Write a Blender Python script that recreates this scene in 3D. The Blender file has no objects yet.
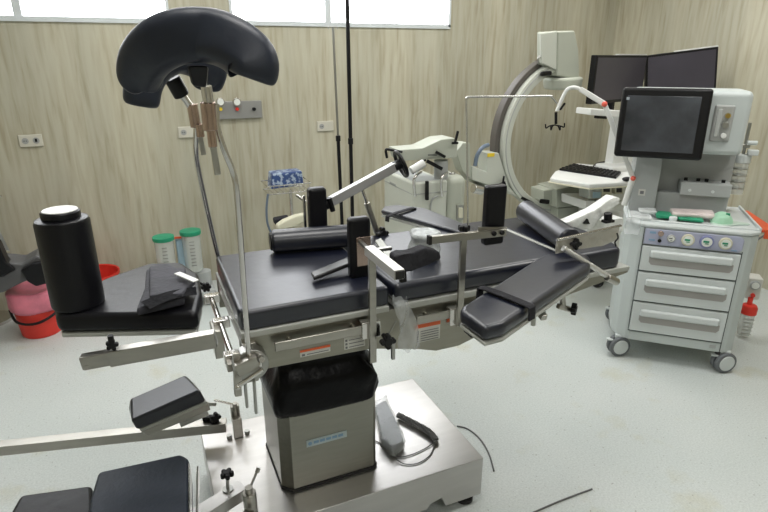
import bpy, bmesh, math, random
from mathutils import Vector, Matrix
random.seed(7)
V = Vector
col = bpy.context.scene.collection
R = math.radians

# ---------------------------------------------------------------- camera geometry (used only to read real 3-D positions)
CAM_F = 560.0; PITCH = R(20); YAW = R(23.6); CAM_H = 1.65
_fw = V((math.sin(YAW)*math.cos(PITCH), math.cos(YAW)*math.cos(PITCH), -math.sin(PITCH)))
_rt = V((math.cos(YAW), -math.sin(YAW), 0))
_up = _rt.cross(_fw)
def _ray(x, y): return _fw + _rt*((x-384)/CAM_F) - _up*((y-256)/CAM_F)
def PZ(x, y, z):
    d = _ray(x, y); t = (z-CAM_H)/d.z; return V((d.x*t, d.y*t, z))
def PY(x, y, yy):
    d = _ray(x, y); t = yy/d.y; return V((d.x*t, yy, CAM_H+d.z*t))

# ---------------------------------------------------------------- materials
MATS = {}
def mat(name, color, rough=.5, metal=0, spec=.5, bump=0, bscale=40, var=0, vscale=8, trans=0, alpha=1, coat=0, emit=None, es=0, stretch=None, ior=1.45):
    m = bpy.data.materials.new(name); m.use_nodes = True
    nt = m.node_tree; b = nt.nodes['Principled BSDF']
    b.inputs['Base Color'].default_value = (*color, 1)
    b.inputs['Roughness'].default_value = rough
    b.inputs['Metallic'].default_value = metal
    b.inputs['Specular IOR Level'].default_value = spec
    b.inputs['Transmission Weight'].default_value = trans
    b.inputs['Alpha'].default_value = alpha
    b.inputs['Coat Weight'].default_value = coat
    b.inputs['IOR'].default_value = ior
    if emit: b.inputs['Emission Color'].default_value = (*emit, 1); b.inputs['Emission Strength'].default_value = es
    tc = nt.nodes.new('ShaderNodeTexCoord'); mp = nt.nodes.new('ShaderNodeMapping')
    nt.links.new(tc.outputs['Object'], mp.inputs[0])
    if stretch: mp.inputs['Scale'].default_value = stretch
    if var:
        n = nt.nodes.new('ShaderNodeTexNoise'); n.inputs['Scale'].default_value = vscale; n.inputs['Detail'].default_value = 5
        nt.links.new(mp.outputs[0], n.inputs['Vector'])
        r = nt.nodes.new('ShaderNodeValToRGB')
        r.color_ramp.elements[0].position = .3; r.color_ramp.elements[1].position = .7
        r.color_ramp.elements[0].color = (*[c*(1-var) for c in color], 1)
        r.color_ramp.elements[1].color = (*[min(1, c*(1+var)) for c in color], 1)
        nt.links.new(n.outputs['Fac'], r.inputs[0]); nt.links.new(r.outputs[0], b.inputs['Base Color'])
    if bump:
        n2 = nt.nodes.new('ShaderNodeTexNoise'); n2.inputs['Scale'].default_value = bscale; n2.inputs['Detail'].default_value = 4
        nt.links.new(mp.outputs[0], n2.inputs['Vector'])
        bp = nt.nodes.new('ShaderNodeBump'); bp.inputs['Strength'].default_value = bump; bp.inputs['Distance'].default_value = .01
        nt.links.new(n2.outputs['Fac'], bp.inputs['Height']); nt.links.new(bp.outputs[0], b.inputs['Normal'])
    MATS[name] = m; return m
steel = mat('brushed_steel', (.40, .385, .35), .30, 1, var=.06, vscale=5, bump=.04, bscale=60, stretch=(1, 12, 12))
plate = mat('base_steel', (.53, .515, .50), .34, 1, var=.05, vscale=4, bump=.03, bscale=30, stretch=(1, 8, 8))
chrome = mat('chrome', (.66, .64, .62), .16, 1, var=.03)
mat('dark_rod', (.10, .10, .10), .35, .8)
dull = mat('dull_steel', (.40, .40, .38), .38, 1, var=.08)
railm = mat('frame_steel', (.31, .30, .255), .36, 1, var=.05, bump=.03, stretch=(1, 10, 10))
vinyl = mat('black_vinyl', (.006, .008, .018), .33, 0, .80, bump=.12, bscale=14, var=.15, ior=1.5)
vinyld = mat('matte_black_vinyl', (.005, .005, .007), .36, 0, .35, bump=.12, bscale=30, var=.1)
crutch = mat('crutch_vinyl', (.014, .018, .030), .42, 0, .5, bump=.45, bscale=9, var=.2)
bluev = mat('blue_black_vinyl', (.022, .030, .048), .48, 0, .55, bump=.15, bscale=80, var=.15)
clothb = mat('black_fabric', (.020, .020, .024), .8, 0, .3, bump=.5, bscale=60, var=.3)
greycl = mat('charcoal_fabric', (.045, .045, .056), .7, 0, .4, bump=.6, bscale=30, var=.3)
bellow = mat('bellows_vinyl', (.002, .002, .003), .34, 0, .18, bump=.7, bscale=14)
blackp = mat('black_plastic', (.006, .006, .007), .4, 0, .35, var=.1)
rubber = mat('dark_rubber', (.02, .02, .02), .7, var=.1)
tray = mat('pale_tray', (.42, .43, .40), .45, var=.04)
machw = mat('machine_grey_white', (.50, .545, .54), .42, var=.02)
machl = mat('machine_light', (.60, .64, .64), .40, var=.02)
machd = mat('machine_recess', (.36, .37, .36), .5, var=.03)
machg = mat('machine_panel_grey', (.40, .42, .42), .5, var=.03)
lilac = mat('gauge_panel_lilac', (.40, .42, .55), .45, var=.04)
carmw = mat('carm_ivory', (.43, .45, .385), .42, var=.02)
carml = mat('carm_light_ivory', (.53, .55, .49), .4, var=.02)
whitep = mat('white_plastic', (.74, .75, .73), .4, var=.02)
cream = mat('cream_plastic', (.62, .60, .47), .5, var=.05)
screenm = mat('dark_screen', (.018, .019, .026), .12, 0, .6, var=.3, vscale=3)
screenp = mat('monitor_screen', (.060, .055, .072), .3, 0, .6, var=.15, vscale=2)
redp = mat('red_plastic', (.72, .045, .03), .45, var=.06)
pinkb = mat('pink_bag', (.75, .22, .30), .35, bump=.8, bscale=14, var=.25, alpha=.9)
orange = mat('orange_plastic', (.72, .10, .03), .45, var=.05)
green = mat('green_plastic', (.02, .28, .15), .4, var=.2)
mint = mat('mint_plastic', (.42, .72, .52), .4, var=.1, alpha=.9)
blue = mat('blue_wrap', (.04, .10, .34), .5, var=.6, vscale=60, bump=.6, bscale=50)
bluehose = mat('blue_hose', (.14, .18, .24), .4)
paleblue = mat('pale_blue', (.30, .42, .50), .4, var=.1)
labelw = mat('label_white', (.62, .62, .58), .5, var=.03)
labelo = mat('label_orange', (.70, .13, .04), .5, var=.03)
labelt = mat('label_ink', (.16, .16, .17), .6)
labelb = mat('label_blue', (.22, .36, .52), .5)
mat('gauge_panel_dark', (.22, .24, .42), .45)
yellow = mat('label_yellow', (.75, .55, .03), .5)
goldm = mat('brass', (.55, .40, .12), .3, 1)
copper = mat('warm_steel', (.50, .38, .33), .22, 1, var=.1)
gaugew = mat('gauge_face', (.78, .80, .76), .4, var=.02)
film = mat('clear_film', (.75, .78, .80), .10, 0, .9, alpha=.36, bump=1, bscale=30, coat=.5)
clear = mat('clear_plastic', (.70, .74, .72), .1, 0, .7, alpha=.45)
wrapw = mat('white_plastic_wrap', (.80, .82, .80), .25, 0, .8, bump=1, bscale=22, var=.15, vscale=20, alpha=.92)
sheet = mat('white_sheet', (.66, .69, .70), .8, bump=.3, bscale=12, var=.05)
cable = mat('grey_cable', (.13, .13, .13), .5, var=.1)
alum = mat('window_aluminium', (.66, .70, .72), .5, .2, var=.04)
glow = mat('daylight_glass', (.9, .92, .93), .4, emit=(.95, .97, 1.0), es=6.5)
lampm = mat('lamp_diffuser', (.9, .9, .9), .5, emit=(1, .98, .94), es=3.0)
ceil_m = mat('ceiling_paint', (.70, .70, .67), .9, var=.02)

def wall_mat():
    m = bpy.data.materials.new('streaked_wall_vinyl'); m.use_nodes = True; nt = m.node_tree; b = nt.nodes['Principled BSDF']
    L = nt.links.new; N = nt.nodes.new
    tc = N('ShaderNodeTexCoord'); mp = N('ShaderNodeMapping'); mp.inputs['Scale'].default_value = (1, 1, .085); L(tc.outputs['Object'], mp.inputs[0])
    n = N('ShaderNodeTexNoise'); n.inputs['Scale'].default_value = 30; n.inputs['Detail'].default_value = 6; n.inputs['Distortion'].default_value = .35; L(mp.outputs[0], n.inputs['Vector'])
    r = N('ShaderNodeValToRGB'); e = r.color_ramp.elements
    e[0].position = .28; e[0].color = (.375, .338, .250, 1); e[1].position = .62; e[1].color = (.505, .490, .400, 1)
    k = r.color_ramp.elements.new(.45); k.color = (.460, .435, .340, 1)
    L(n.outputs['Fac'], r.inputs[0])
    n2 = N('ShaderNodeTexNoise'); n2.inputs['Scale'].default_value = 3.0; n2.inputs['Detail'].default_value = 2; L(mp.outputs[0], n2.inputs['Vector'])
    r2 = N('ShaderNodeValToRGB'); r2.color_ramp.elements[0].color = (.88, .88, .86, 1); r2.color_ramp.elements[1].color = (1.1, 1.09, 1.06, 1)
    r2.color_ramp.elements[0].position = .35; r2.color_ramp.elements[1].position = .65
    L(n2.outputs['Fac'], r2.inputs[0])
    mx = N('ShaderNodeMix'); mx.data_type = 'RGBA'; mx.blend_type = 'MULTIPLY'; mx.inputs[0].default_value = 1
    L(r.outputs[0], mx.inputs[6]); L(r2.outputs[0], mx.inputs[7]); L(mx.outputs[2], b.inputs['Base Color'])
    b.inputs['Roughness'].default_value = .5; b.inputs['Specular IOR Level'].default_value = .35
    return m
def floor_mat():
    m = bpy.data.materials.new('speckled_floor_vinyl'); m.use_nodes = True; nt = m.node_tree; b = nt.nodes['Principled BSDF']
    L = nt.links.new; N = nt.nodes.new
    tc = N('ShaderNodeTexCoord')
    def noise(sc, d, p0, p1, c0, c1):
        n = N('ShaderNodeTexNoise'); n.inputs['Scale'].default_value = sc; n.inputs['Detail'].default_value = d; L(tc.outputs['Object'], n.inputs['Vector'])
        r = N('ShaderNodeValToRGB'); e = r.color_ramp.elements; e[0].position = p0; e[1].position = p1; e[0].color = (*c0, 1); e[1].color = (*c1, 1)
        L(n.outputs['Fac'], r.inputs[0]); return r.outputs[0]
    base = noise(130, 3, .30, .70, (.52, .555, .545), (.64, .675, .665))
    big = noise(1.6, 3, .3, .7, (.94, .96, .96), (1.04, 1.03, 1.03))
    speck = noise(70, 2, .26, .32, (.60, .58, .55), (1, 1, 1))
    stain = noise(5, 4, .26, .40, (.95, .92, .84), (1, 1, 1))
    o = base
    for t in (big, speck, stain):
        mx = N('ShaderNodeMix'); mx.data_type = 'RGBA'; mx.blend_type = 'MULTIPLY'; mx.inputs[0].default_value = 1
        L(o, mx.inputs[6]); L(t, mx.inputs[7]); o = mx.outputs[2]
    L(o, b.inputs['Base Color']); b.inputs['Roughness'].default_value = .42; b.inputs['Specular IOR Level'].default_value = .35
    return m
def two_tone(name, c0, c1, sc, rough=.5):
    m = bpy.data.materials.new(name); m.use_nodes = True; nt = m.node_tree; b = nt.nodes['Principled BSDF']
    tc = nt.nodes.new('ShaderNodeTexCoord'); n = nt.nodes.new('ShaderNodeTexNoise'); n.inputs['Scale'].default_value = sc; n.inputs['Detail'].default_value = 3
    r = nt.nodes.new('ShaderNodeValToRGB'); r.color_ramp.elements[0].position = .50; r.color_ramp.elements[1].position = .58
    r.color_ramp.elements[0].color = (*c0, 1); r.color_ramp.elements[1].color = (*c1, 1)
    nt.links.new(tc.outputs['Object'], n.inputs[0]); nt.links.new(n.outputs['Fac'], r.inputs[0]); nt.links.new(r.outputs[0], b.inputs['Base Color'])
    b.inputs['Roughness'].default_value = rough; return m
blue = two_tone('blue_print_wrap', (.035, .075, .22), (.38, .46, .58), 32, .35)
wallm = wall_mat(); floorm = floor_mat()

# ---------------------------------------------------------------- mesh builder
def frame_for(d):
    d = d.normalized(); a = V((0, 0, 1)) if abs(d.z) < .9 else V((1, 0, 0))
    x = a.cross(d).normalized(); y = d.cross(x); return x, y
class MB:
    def __init__(s, M=None): s.bm = bmesh.new(); s.M = M
    def _add(s, t, M=None):
        if M is not None: t.transform(M)
        if s.M is not None: t.transform(s.M)
        me = bpy.data.meshes.new('t'); t.to_mesh(me); t.free(); s.bm.from_mesh(me); bpy.data.meshes.remove(me)
        return s
    def box(s, c, size, bev=0, seg=3, rot=None, taper=None):
        t = bmesh.new(); bmesh.ops.create_cube(t, size=1)
        for v in t.verts:
            v.co = V((v.co.x*size[0], v.co.y*size[1], v.co.z*size[2]))
            if taper and v.co.z > 0: v.co.x *= taper[0]; v.co.y *= taper[1]
        if bev: bmesh.ops.bevel(t, geom=t.edges[:], offset=bev, segments=seg, profile=.5, affect='EDGES', clamp_overlap=True)
        M = Matrix.Translation(V(c))
        if rot is not None: M = M @ rot.to_4x4()
        return s._add(t, M)
    def b2(s, x0, x1, y0, y1, z0, z1, bev=0, seg=3):
        return s.box(((x0+x1)/2, (y0+y1)/2, (z0+z1)/2), (x1-x0, y1-y0, z1-z0), bev, seg)
    def prism(s, pts, vec, bev=0, seg=3):
        t = bmesh.new(); vec = V(vec); pts = [V(p) for p in pts]
        a = [t.verts.new(p) for p in pts]; b = [t.verts.new(p+vec) for p in pts]; n = len(a)
        t.faces.new(a); t.faces.new(list(reversed(b)))
        for i in range(n): t.faces.new((a[(i+1) % n], a[i], b[i], b[(i+1) % n]))
        bmesh.ops.recalc_face_normals(t, faces=t.faces[:])
        if bev: bmesh.ops.bevel(t, geom=t.edges[:], offset=bev, segments=seg, profile=.5, affect='EDGES', clamp_overlap=True)
        return s._add(t)
    def cyl(s, p0, p1, r0, r1=None, seg=20, bev=0):
        p0 = V(p0); p1 = V(p1); r1 = r0 if r1 is None else r1; d = p1-p0
        t = bmesh.new(); bmesh.ops.create_cone(t, cap_ends=True, segments=seg, radius1=r0, radius2=r1, depth=d.length)
        if bev:
            es = [e for e in t.edges if len(e.link_faces) == 2 and any(len(f.verts) > 4 for f in e.link_faces)]
            bmesh.ops.bevel(t, geom=es, offset=bev, segments=3, profile=.5, affect='EDGES', clamp_overlap=True)
        x, y = frame_for(d); z = d.normalized()
        M = Matrix((x, y, z)).transposed().to_4x4(); M.translation = (p0+p1)/2
        return s._add(t, M)
    def bar(s, p0, p1, w, h, bev=.002, up=(0, 0, 1)):
        p0 = V(p0); p1 = V(p1); d = (p1-p0); z = d.normalized(); x = V(up).cross(z)
        if x.length < 1e-4: x = V((1, 0, 0))
        x.normalize(); y = z.cross(x)
        t = bmesh.new(); bmesh.ops.create_cube(t, size=1)
        for v in t.verts: v.co = V((v.co.x*w, v.co.y*h, v.co.z*d.length))
        if bev: bmesh.ops.bevel(t, geom=t.edges[:], offset=bev, segments=2, profile=.5, affect='EDGES', clamp_overlap=True)
        M = Matrix((x, y, z)).transposed().to_4x4(); M.translation = (p0+p1)/2
        return s._add(t, M)
    def sphere(s, c, r, sc=(1, 1, 1), seg=16):
        t = bmesh.new(); bmesh.ops.create_uvsphere(t, u_segments=seg, v_segments=seg//2+2, radius=r)
        for v in t.verts: v.co = V((v.co.x*sc[0], v.co.y*sc[1], v.co.z*sc[2]))
        return s._add(t, Matrix.Translation(V(c)))
    def sweep(s, path, section, scales=None, up=(0, 1, 0), closed=False):
        path = [V(p) for p in path]; n = len(path); t = bmesh.new(); rings = []
        for i, p in enumerate(path):
            if closed: d = path[(i+1) % n]-path[i-1]
            else: d = path[min(i+1, n-1)]-path[max(i-1, 0)]
            d.normalize(); y = V(up)-d*V(up).dot(d); y.normalize(); x = y.cross(d)
            k = scales[i] if scales else (1, 1)
            if not isinstance(k, tuple): k = (k, k)
            rings.append([t.verts.new(p+x*a*k[0]+y*b*k[1]) for a, b in section])
        m = len(section)
        for i in range(n if closed else n-1):
            A = rings[i]; B = rings[(i+1) % n]
            for j in range(m): t.faces.new((A[j], A[(j+1) % m], B[(j+1) % m], B[j]))
        if not closed: t.faces.new(list(reversed(rings[0]))); t.faces.new(rings[-1])
        bmesh.ops.recalc_face_normals(t, faces=t.faces[:])
        return s._add(t)
    def tube(s, path, r, seg=10, sm=6, closed=False):
        P = smooth_path(path, sm, closed) if sm else [V(p) for p in path]
        # parallel transport
        n = len(P); t = bmesh.new(); rings = []; x = None
        for i, p in enumerate(P):
            d = (P[(i+1) % n]-P[i-1]) if closed else (P[min(i+1, n-1)]-P[max(i-1, 0)])
            d.normalize()
            if x is None: x = frame_for(d)[0]
            x = (x-d*x.dot(d)).normalized(); y = d.cross(x)
            rr = r(i/(n-1)) if callable(r) else r
            rings.append([t.verts.new(p+(x*math.cos(a)+y*math.sin(a))*rr) for a in [2*math.pi*k/seg for k in range(seg)]])
        for i in range(n if closed else n-1):
            A = rings[i]; B = rings[(i+1) % n]
            for j in range(seg): t.faces.new((A[j], A[(j+1) % seg], B[(j+1) % seg], B[j]))
        if not closed: t.faces.new(list(reversed(rings[0]))); t.faces.new(rings[-1])
        bmesh.ops.recalc_face_normals(t, faces=t.faces[:])
        return s._add(t)
    def lathe(s, prof, c, axis=(0, 0, 1), seg=28, wob=0):
        ax = V(axis).normalized(); x, y = frame_for(ax); c = V(c); t = bmesh.new(); rings = []
        for r, h in prof:
            rings.append([t.verts.new(c+ax*h+(x*math.cos(a)+y*math.sin(a))*max(r, 1e-4)*(1+wob*math.sin(5*a+h*20))) for a in [2*math.pi*k/seg for k in range(seg)]])
        for i in range(len(prof)-1):
            A = rings[i]; B = rings[i+1]
            for j in range(seg): t.faces.new((A[j], A[(j+1) % seg], B[(j+1) % seg], B[j]))
        t.faces.new(list(reversed(rings[0]))); t.faces.new(rings[-1])
        bmesh.ops.recalc_face_normals(t, faces=t.faces[:])
        return s._add(t)
    def grid(s, fn, nu, nv, thick=0):
        t = bmesh.new(); g = [[t.verts.new(fn(i/nu, j/nv)) for j in range(nv+1)] for i in range(nu+1)]
        for i in range(nu):
            for j in range(nv): t.faces.new((g[i][j], g[i+1][j], g[i+1][j+1], g[i][j+1]))
        if thick: bmesh.ops.solidify(t, geom=t.faces[:], thickness=thick)
        return s._add(t)
    def noise(s, amp, sc=12, seed=0):
        from mathutils import noise as nz
        for v in s.bm.verts: v.co += nz.noise_vector(v.co*sc+V((seed, seed, seed)))*amp
        return s
    def build(s, name, m, parent=None, sub=0, angle=38):
        off = V((0, 0, 0)); q = parent
        while q is not None: off += q.location; q = q.parent
        me = bpy.data.meshes.new(name)
        loc = V((0, 0, 0))
        if parent is None:
            vs = [v.co for v in s.bm.verts]
            lo = [min(v[i] for v in vs) for i in range(3)]; hi = [max(v[i] for v in vs) for i in range(3)]
            loc = V(((lo[0]+hi[0])/2, (lo[1]+hi[1])/2, lo[2])); off = loc
        for v in s.bm.verts: v.co -= off
        for e in s.bm.edges:
            if len(e.link_faces) == 2 and e.calc_face_angle(0) > R(angle): e.smooth = False
        for f in s.bm.faces: f.smooth = True
        s.bm.to_mesh(me); s.bm.free(); me.materials.append(m)
        o = bpy.data.objects.new(name, me); col.objects.link(o); o.location = loc
        if parent is not None: o.parent = parent
        if sub:
            md = o.modifiers.new('sub', 'SUBSURF'); md.levels = sub; md.render_levels = sub
        elif len(me.polygons) < 4000:
            md = o.modifiers.new('normals', 'WEIGHTED_NORMAL'); md.keep_sharp = True; md.weight = 80
        return o
def smooth_path(path, k, closed=False):
    P = [V(p) for p in path]; n = len(P); out = []
    rng = range(n if closed else n-1)
    for i in rng:
        g = lambda j: P[j % n] if closed else P[min(max(j, 0), n-1)]
        p0, p1, p2, p3 = g(i-1), g(i), g(i+1), g(i+2)
        for q in range(k):
            t = q/k
            out.append(.5*((2*p1)+(p2-p0)*t+(2*p0-5*p1+4*p2-p3)*t*t+(3*p1-p0-3*p2+p3)*t**3))
    if not closed: out.append(P[-1])
    return out
def rrect(w, h, r, k=5):
    pts = []
    for cx, cy, a0 in ((w/2-r, h/2-r, 0), (-w/2+r, h/2-r, 90), (-w/2+r, -h/2+r, 180), (w/2-r, -h/2+r, 270)):
        for i in range(k+1):
            a = R(a0+90*i/k); pts.append((cx+r*math.cos(a), cy+r*math.sin(a)))
    return pts
def tag(o, label, cat, group=None, kind=None):
    o['label'] = label; o['category'] = cat
    if group: o['group'] = group
    if kind: o['kind'] = kind
    return o
def thing(name, loc, label, cat, group=None):
    e = bpy.data.objects.new(name, None); e.empty_display_size = .05; col.objects.link(e); e.location = V(loc)
    return tag(e, label, cat, group)
def struct(o): o['kind'] = 'structure'; return o
def star_knob(mb, c, axis, r=.022, h=.02, n=5):
    ax = V(axis).normalized(); x, y = frame_for(ax); c = V(c)
    mb.cyl(c-ax*h/2, c+ax*h/2, r*.62, seg=16, bev=.003)
    for i in range(n):
        a = 2*math.pi*i/n; p = c+(x*math.cos(a)+y*math.sin(a))*r*.72
        mb.cyl(p-ax*h*.45, p+ax*h*.45, r*.36, seg=10, bev=.003)
    return mb
def copy_thing(root, loc, label):
    r = root.copy(); col.objects.link(r); r.location = V(loc); r['label'] = label
    for ch in root.children:
        c = ch.copy(); col.objects.link(c); c.parent = r
        for g in ch.children:
            d = g.copy(); col.objects.link(d); d.parent = c
    return r

# ================================================================ ROOM
WY = 4.18; WX = 4.12; X0 = -2.4; Y0 = -2.6; CZ = 2.9; SZ = 1.835; TZ = 2.62
w1 = (-1.55, .305); w2 = (.690, 2.395)
struct(MB().b2(X0-.1, WX+.1, Y0-.1, WY+.1, -.1, 0).build('floor', floorm))
b = MB()
b.b2(X0-.1, WX+.1, WY, WY+.15, -.1, SZ)
b.b2(X0-.1, WX+.1, WY, WY+.15, TZ, CZ)
for x0, x1 in ((X0-.1, w1[0]), (w1[1], w2[0]), (w2[1], WX+.1)): b.b2(x0, x1, WY, WY+.15, SZ, TZ)
struct(b.build('wall_back', wallm))
struct(MB().b2(WX, WX+.12, Y0-.1, WY, -.1, CZ).build('wall_right', wallm))
struct(MB().b2(X0-.12, X0, Y0-.1, WY, -.1, CZ).build('wall_left', wallm))
struct(MB().b2(X0, WX, Y0-.12, Y0, -.1, CZ).build('wall_front', wallm))
struct(MB().b2(X0-.1, WX+.1, Y0-.1, WY+.1, CZ, CZ+.1).build('ceiling', ceil_m))
for i, (x0, x1, mul) in enumerate(((w1[0], w1[1], -.545), (w2[0], w2[1], 1.385))):
    f = MB(); t = .018
    f.b2(x0, x1, WY-.012, WY+.06, SZ-.012, SZ+t); f.b2(x0, x1, WY-.012, WY+.06, TZ-t, TZ)
    f.b2(x0, x0+t, WY-.012, WY+.06, SZ, TZ); f.b2(x1-t, x1, WY-.012, WY+.06, SZ, TZ)
    f.b2(mul-.022, mul+.022, WY-.008, WY+.055, SZ+.005, TZ-.005)
    w = struct(f.build('window_%d' % (i+1), alum))
    p = MB(); p.b2(x0+t*.8, x1-t*.8, WY+.03, WY+.04, SZ+t*.8, TZ-t*.8)
    p.build('window_pane', glow, w)

# ================================================================ OPERATING TABLE
T = thing('operating_table', (.58, 1.72, 0), 'stainless steel operating table with black padded top and pedestal base', 'operating table')
b = MB()
b.prism([(.075, 1.43, .055), (.80, 1.43, .055), (.815, 1.43, .075), (.86, 1.43, .085), (.88, 1.43, .04), (1.035, 1.43, .04), (1.035, 1.43, .212), (.075, 1.43, .212)], (0, .60, 0), .004, 2)
b.build('base_cover', plate, T)
for x, y in ((.985, 1.47), (.985, 1.95), (.13, 1.47), (.13, 1.95)):
    MB().lathe([(.030, 0), (.034, .004), (.034, .018), (.020, .022), (.020, .045)], (x, y, 0)).build('foot', rubber, T)
# column cover (bevelled corners)
cx0, cx1, cy0, cy1 = .300, .648, 1.545, 1.86
def octo(x0, x1, y0, y1, c, z): return [V(p) for p in ((x0+c, y0, z), (x1-c*.4, y0, z), (x1, y0+c*.4, z), (x1, y1-c, z), (x1-c, y1, z), (x0+c, y1, z), (x0, y1-c, z), (x0, y0+c, z))]
MB().prism(octo(cx0, cx1, cy0, cy1, .035, .222), (0, 0, .30), .002, 1).build('column_cover', mat('column_steel', (.29, .285, .25), .40, 1, var=.05, bump=.03, stretch=(1, 10, 10)), T)
MB().prism(octo(cx0-.003, cx1+.003, cy0-.003, cy1+.003, .035, .212), (0, 0, .012)).build('column_gasket', rubber, T)
# bellows
def bel():
    m = MB(); rows = []
    zs = [.505, .52, .56, .60, .635, .66, .69, .72, .76]
    grow = [.003, .008, .013, .014, .006, -.010, -.026, -.012, -.004]
    t = bmesh.new(); n = 56
    for z, g in zip(zs, grow):
        ring = []
        for k in range(n):
            a = 2*math.pi*k/n; ca, sa = math.cos(a), math.sin(a); e = .24
            x = (cx0+cx1)/2+((cx1-cx0)/2+g)*math.copysign(abs(ca)**e, ca)
            y = (cy0+cy1)/2+((cy1-cy0)/2+g)*math.copysign(abs(sa)**e, sa)
            w = .010*math.sin(z*60+a*3)*(1 if .53 < z < .75 else 0)+.006*math.sin(a*11+z*90)*(1 if .53 < z < .75 else 0)
            ring.append(t.verts.new((x+w*ca, y+w*sa, z+.008*math.sin(a*4+z*30)*(1 if z < .74 and z > .51 else 0))))
        rows.append(ring)
    for A, B in zip(rows, rows[1:]):
        for k in range(n): t.faces.new((A[k], A[(k+1) % n], B[(k+1) % n], B[k]))
    t.faces.new(list(reversed(rows[0]))); t.faces.new(rows[-1])
    bmesh.ops.recalc_face_normals(t, faces=t.faces[:]); m._add(t); return m
bel().build('bellows', bellow, T, sub=1, angle=80)
# nameplate on the column
np_ = MB().b2(.387, .532, cy0-.003, cy0+.001, .385, .411).build('nameplate', mat('nameplate_pale', (.45, .53, .55), .45), T)
q = MB(); q.cyl((.399, cy0-.0045, .398), (.399, cy0-.002, .398), .007, seg=12)
for k in range(5):
    q.b2(.412+k*.022, .430+k*.022, cy0-.0045, cy0-.002, .394, .404)
q.build('nameplate_text', labelb, np_)
# side frame, near and far
prof = [(.197, .762), (.60, .752), (.77, .712), (.84, .690), (.93, .690), (1.09, .735), (1.27, .765), (1.40, .80), (1.68, .845), (1.68, .872), (.197, .880)]
MB().prism([(x, 1.475, z) for x, z in prof], (0, .012, 0), .002, 1).build('side_plate', railm, T)
MB().prism([(x, 1.965, z) for x, z in prof], (0, .012, 0), .002, 1).build('side_plate', railm, T)
MB().b2(.20, 1.64, 1.487, 1.965, .83, .862, .003).build('frame', dull, T)
MB().b2(.197, .235, 1.462, 1.480, .735, .862, .002).build('end_bracket', steel, T)
MB().b2(.197, .660, 1.468, 1.99, .876, .895, .003).build('pad_tray', tray, T)
MB().b2(.690, 1.345, 1.468, 1.99, .872, .893, .003).build('pad_tray', tray, T)
MB().b2(1.36, 1.68, 1.47, 1.98, .855, .873, .003).build('pad_tray', tray, T)
def rail(x0, x1, y, z):
    m = MB(); m.b2(x0, x1, y-.005, y+.005, z-.0145, z+.0145, .003)
    for x in (x0+.05, x1-.05): m.cyl((x, y, z), (x, y+(.03 if y < 1.7 else -.03), z), .009)
    for x in (x0+.08, x0+.17, x1-.03): m.cyl((x, y-.0065, z), (x, y-.004, z), .003, seg=8)
    return m
rail(.285, .588, 1.445, .845).build('side_rail', steel, T)
rail(.745, 1.34, 1.445, .838).build('side_rail', steel, T)
rail(.25, 1.35, 2.005, .85).build('side_rail', steel, T)
MB().prism([(.197, 1.50, .893), (.203, 1.99, .893), (.664, 1.99, .893), (.664, 1.475, .893), (.21, 1.475, .893)], (0, 0, .066), .020, 4).build('seat_pad', vinyl, T)
MB().prism([(.682, 1.475, .893), (.682, 1.99, .893), (1.345, 1.99, .893), (1.375, 1.475, .893)], (0, 0, .068), .022, 4).build('back_pad', vinyl, T)
MB().prism([(1.382, 1.475, .868), (1.352, 1.99, .868), (1.56, 1.99, .868), (1.66, 1.85, .868), (1.67, 1.58, .868), (1.63, 1.475, .868)], (0, 0, .088), .022, 4).build('head_pad', vinyl, T)
MB().prism([(1.366, 1.478, .955), (1.339, 1.985, .955), (1.352, 1.985, .955), (1.379, 1.478, .955)], (0, 0, .006), .002, 1).build('seam_piping', tray, T)
# warning labels on the side plate
def warn(x0, x1, z0, z1, rows, tilt=0, hdr=.35):
    y = 1.4735
    w = MB().b2(x0, x1, y, y+.002, z0, z1).build('warning_label', labelw, T)
    h = MB(); h.b2(x0, x1, y-.0008, y+.0012, z1-(z1-z0)*hdr*.6, z1); h.build('warning_header', labelo, w)
    d = MB(); zz = (z1-z0)*(1-hdr)
    for r_ in range(rows):
        z = z0+zz*(r_+.55)/rows
        d.b2(x0+(x1-x0)*.22, x1-(x1-x0)*.06, y-.0008, y+.001, z-.0012, z+.0012)
        d.b2(x0+(x1-x0)*.05, x0+(x1-x0)*.15, y-.0008, y+.001, z-.0035, z+.0035)
    d.build('warning_text', labelt, w)
warn(.366, .462, .776, .800, 1, hdr=.55)
warn(.508, .578, .770, .826, 3)
warn(.756, .850, .738, .806, 5)
# leg section hinge hardware at the left end
hb = MB()
for y in (1.52, 1.76, 1.98): hb.b2(.148, .202, y-.016, y+.016, .785, .815, .003)
hb.cyl((.172, 1.50, .80), (.172, 2.0, .80), .009)
hb.build('hinge_bracket', chrome, T)
MB().b2(.140, .172, 1.70, 1.79, .70, .80, .003).build('hinge_block', steel, T)
MB().cyl((.205, 1.56, .70), (.205, 1.56, .86), .004).build('hinge_pin', dull, T)
# tilt bar at front left
hb = MB(); hb.b2(.150, .215, 1.475, 1.515, .775, .802, .003); hb.build('end_stop', steel, T)
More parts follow.
